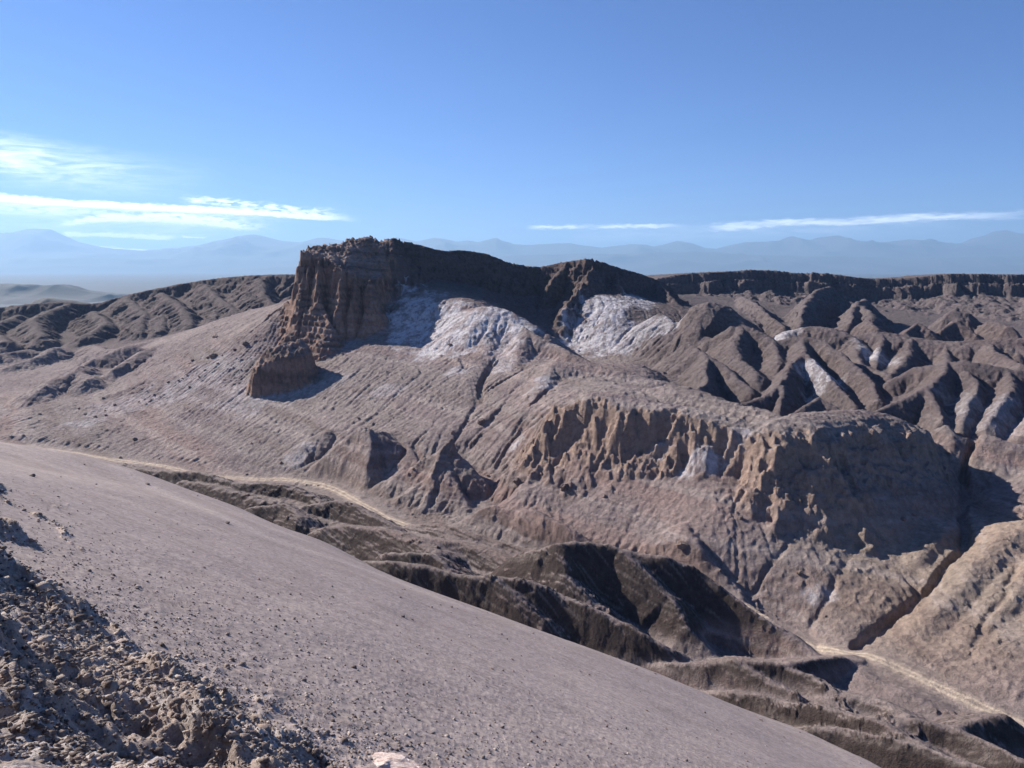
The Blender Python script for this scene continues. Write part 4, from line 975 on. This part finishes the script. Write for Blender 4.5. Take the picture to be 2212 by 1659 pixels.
# ------------------------------------------------------------ far land: plain, hazy hill, mountains
def solid_mat(name, col, rough=0.95, scale=0.01):
    m = bpy.data.materials.new(name); m.use_nodes = True
    N = NT(m.node_tree); b = N.n['Principled BSDF']; b.inputs['Roughness'].default_value = rough
    t = N.add('ShaderNodeTexCoord'); n = N.noise(t.outputs['Object'], scale, 6, 0.6)
    N.link(N.mix(n, tuple(c * 0.7 for c in col), tuple(c * 1.3 for c in col)), b.inputs['Base Color'])
    return m
PL = -260.0
pv = np.array([[-62000, 870, PL], [62000, 870, PL], [62000, 58000, PL], [-62000, 58000, PL]], float)
o = grid_obj('desert_plain', pv, np.array([[0, 1, 2, 3]]), None, solid_mat('plain', (0.045, 0.045, 0.05), scale=0.0004))
tag(o, 'pale hazy desert plain reaching to the foot of the far mountains', 'plain', kind='structure')
def range_obj(name, sky_pts, D, depth, nx_, ny_, amp, seed, label, mat, cat='mountains', lo=PL):
    ps = np.array([P(*q, D) for q in sky_pts])
    x = np.linspace(ps[0, 0], ps[-1, 0], nx_); zt = np.interp(x, ps[:, 0], ps[:, 2])
    v = np.linspace(-1, 1, ny_)
    Xg, Vg = np.meshgrid(x, v)
    Zt = np.tile(zt, (ny_, 1)) - lo
    n = ridged(Xg / (amp * 8), Vg * depth / (amp * 8), 5, .5, seed)
    f = np.clip(1 - np.abs(Vg) ** 1.3, 0, 1)
    k = 4 * np.abs(Vg) * np.clip(1 - np.abs(Vg), 0, 1)
    Zg = lo - 5 + Zt * f * (1 + 0.35 * (n - 1.0) * k) + fbm(Xg / (amp * 2), Vg * depth / (amp * 2), 3, .5, seed + 3) * amp * 0.06 * (1 - np.abs(Vg))
    vv = np.stack([Xg, D + Vg * depth, Zg], -1).reshape(-1, 3)
    a, b = np.meshgrid(np.arange(ny_ - 1), np.arange(nx_ - 1), indexing='ij')
    q = np.stack([a * nx_ + b, a * nx_ + b + 1, (a + 1) * nx_ + b + 1, (a + 1) * nx_ + b], -1).reshape(-1, 4)
    o = grid_obj(name, vv, q, None, mat); tag(o, label, cat, kind='structure'); return o
M_mtn = solid_mat('mountain_rock', (0.05, 0.045, 0.045), scale=0.001)
range_obj('mountain_range', [(-300, 520), (-60, 505), (0, 503), (16, 509), (34, 504), (55, 495), (75, 493), (110, 495), (135, 507), (165, 520), (205, 531), (240, 537), (300, 541), (360, 539), (430, 532), (480, 519),
      (515, 510), (548, 507), (575, 513), (610, 520), (650, 523), (690, 514), (715, 516), (740, 520), (780, 522), (830, 520), (860, 514), (900, 521), (925, 517), (960, 515), (985, 521), (1010, 518), (1035, 522), (1050, 517), (1075, 518), (1110, 528),
      (1160, 528), (1200, 524), (1232, 524), (1262, 530), (1300, 534), (1360, 527), (1420, 533), (1462, 519), (1490, 524), (1520, 534), (1550, 536), (1620, 524), (1680, 521), (1705, 511), (1740, 521), (1775, 512), (1810, 507),
      (1850, 518), (1900, 524), (1960, 518), (2010, 526), (2060, 531), (2100, 524), (2130, 510), (2170, 497), (2200, 506), (2260, 512), (2500, 530)],
      44000, 9000, 900, 90, 900, 5, 'faint blue mountain range with broad peaks along the whole horizon', M_mtn)
range_obj('foothill_range', [(-300, 560), (0, 558), (200, 556), (400, 560), (700, 562), (900, 556), (1100, 552), (1250, 548), (1400, 545), (1500, 542), (1600, 548), (1750, 553), (2000, 556), (2212, 552), (2500, 560)],
      36000, 4500, 400, 40, 400, 15, 'low pale foothills in front of the far mountain range', M_mtn, 'foothills')
range_obj('far_hill', [(-400, 606), (-100, 606), (0, 611), (60, 612), (100, 615), (125, 613), (165, 622), (200, 630), (235, 634), (255, 646), (300, 660)], 6000, 700, 300, 80, 90, 25,
      'low blue-grey hill in the haze at the left edge', solid_mat('far_rock', (0.03, 0.028, 0.03), scale=0.01), 'hill')
range_obj('far_knoll', [(60, 656), (85, 643), (110, 640), (160, 645), (200, 652), (225, 660)], 2100, 250, 120, 40, 40, 35,
      'small dark knoll in front of the hazy left hill', M_mtn, 'hill', lo=-200)

# ------------------------------------------------------------ haze
hv = []
hx0, hx1, hy0, hy1, hz0, hz1 = -64000, 64000, -3000, 60000, PL - 8, 2300
for z in (hz0, hz1):
    for (x, y) in ((hx0, hy0), (hx1, hy0), (hx1, hy1), (hx0, hy1)): hv.append((x, y, z))
hq = [(3, 2, 1, 0), (4, 5, 6, 7), (0, 1, 5, 4), (1, 2, 6, 5), (2, 3, 7, 6), (3, 0, 4, 7)]
hm = bpy.data.materials.new('haze_air'); hm.use_nodes = True
N = NT(hm.node_tree); N.n.clear(); o_ = N.add('ShaderNodeOutputMaterial')
pvn = N.add('ShaderNodeVolumePrincipled'); pvn.inputs['Density'].default_value = 3.4e-5
pvn.inputs['Color'].default_value = (0.42, 0.68, 1.0, 1); pvn.inputs['Anisotropy'].default_value = 0.22
N.link(pvn.outputs[0], o_.inputs['Volume'])
me = bpy.data.meshes.new('haze'); me.from_pydata(hv, [], hq); me.materials.append(hm)
ho = bpy.data.objects.new('haze', me); COL.objects.link(ho)
tag(ho, 'thin blue air haze over the valley and mountains', 'haze', kind='stuff')
print('done', time.time() - T0)
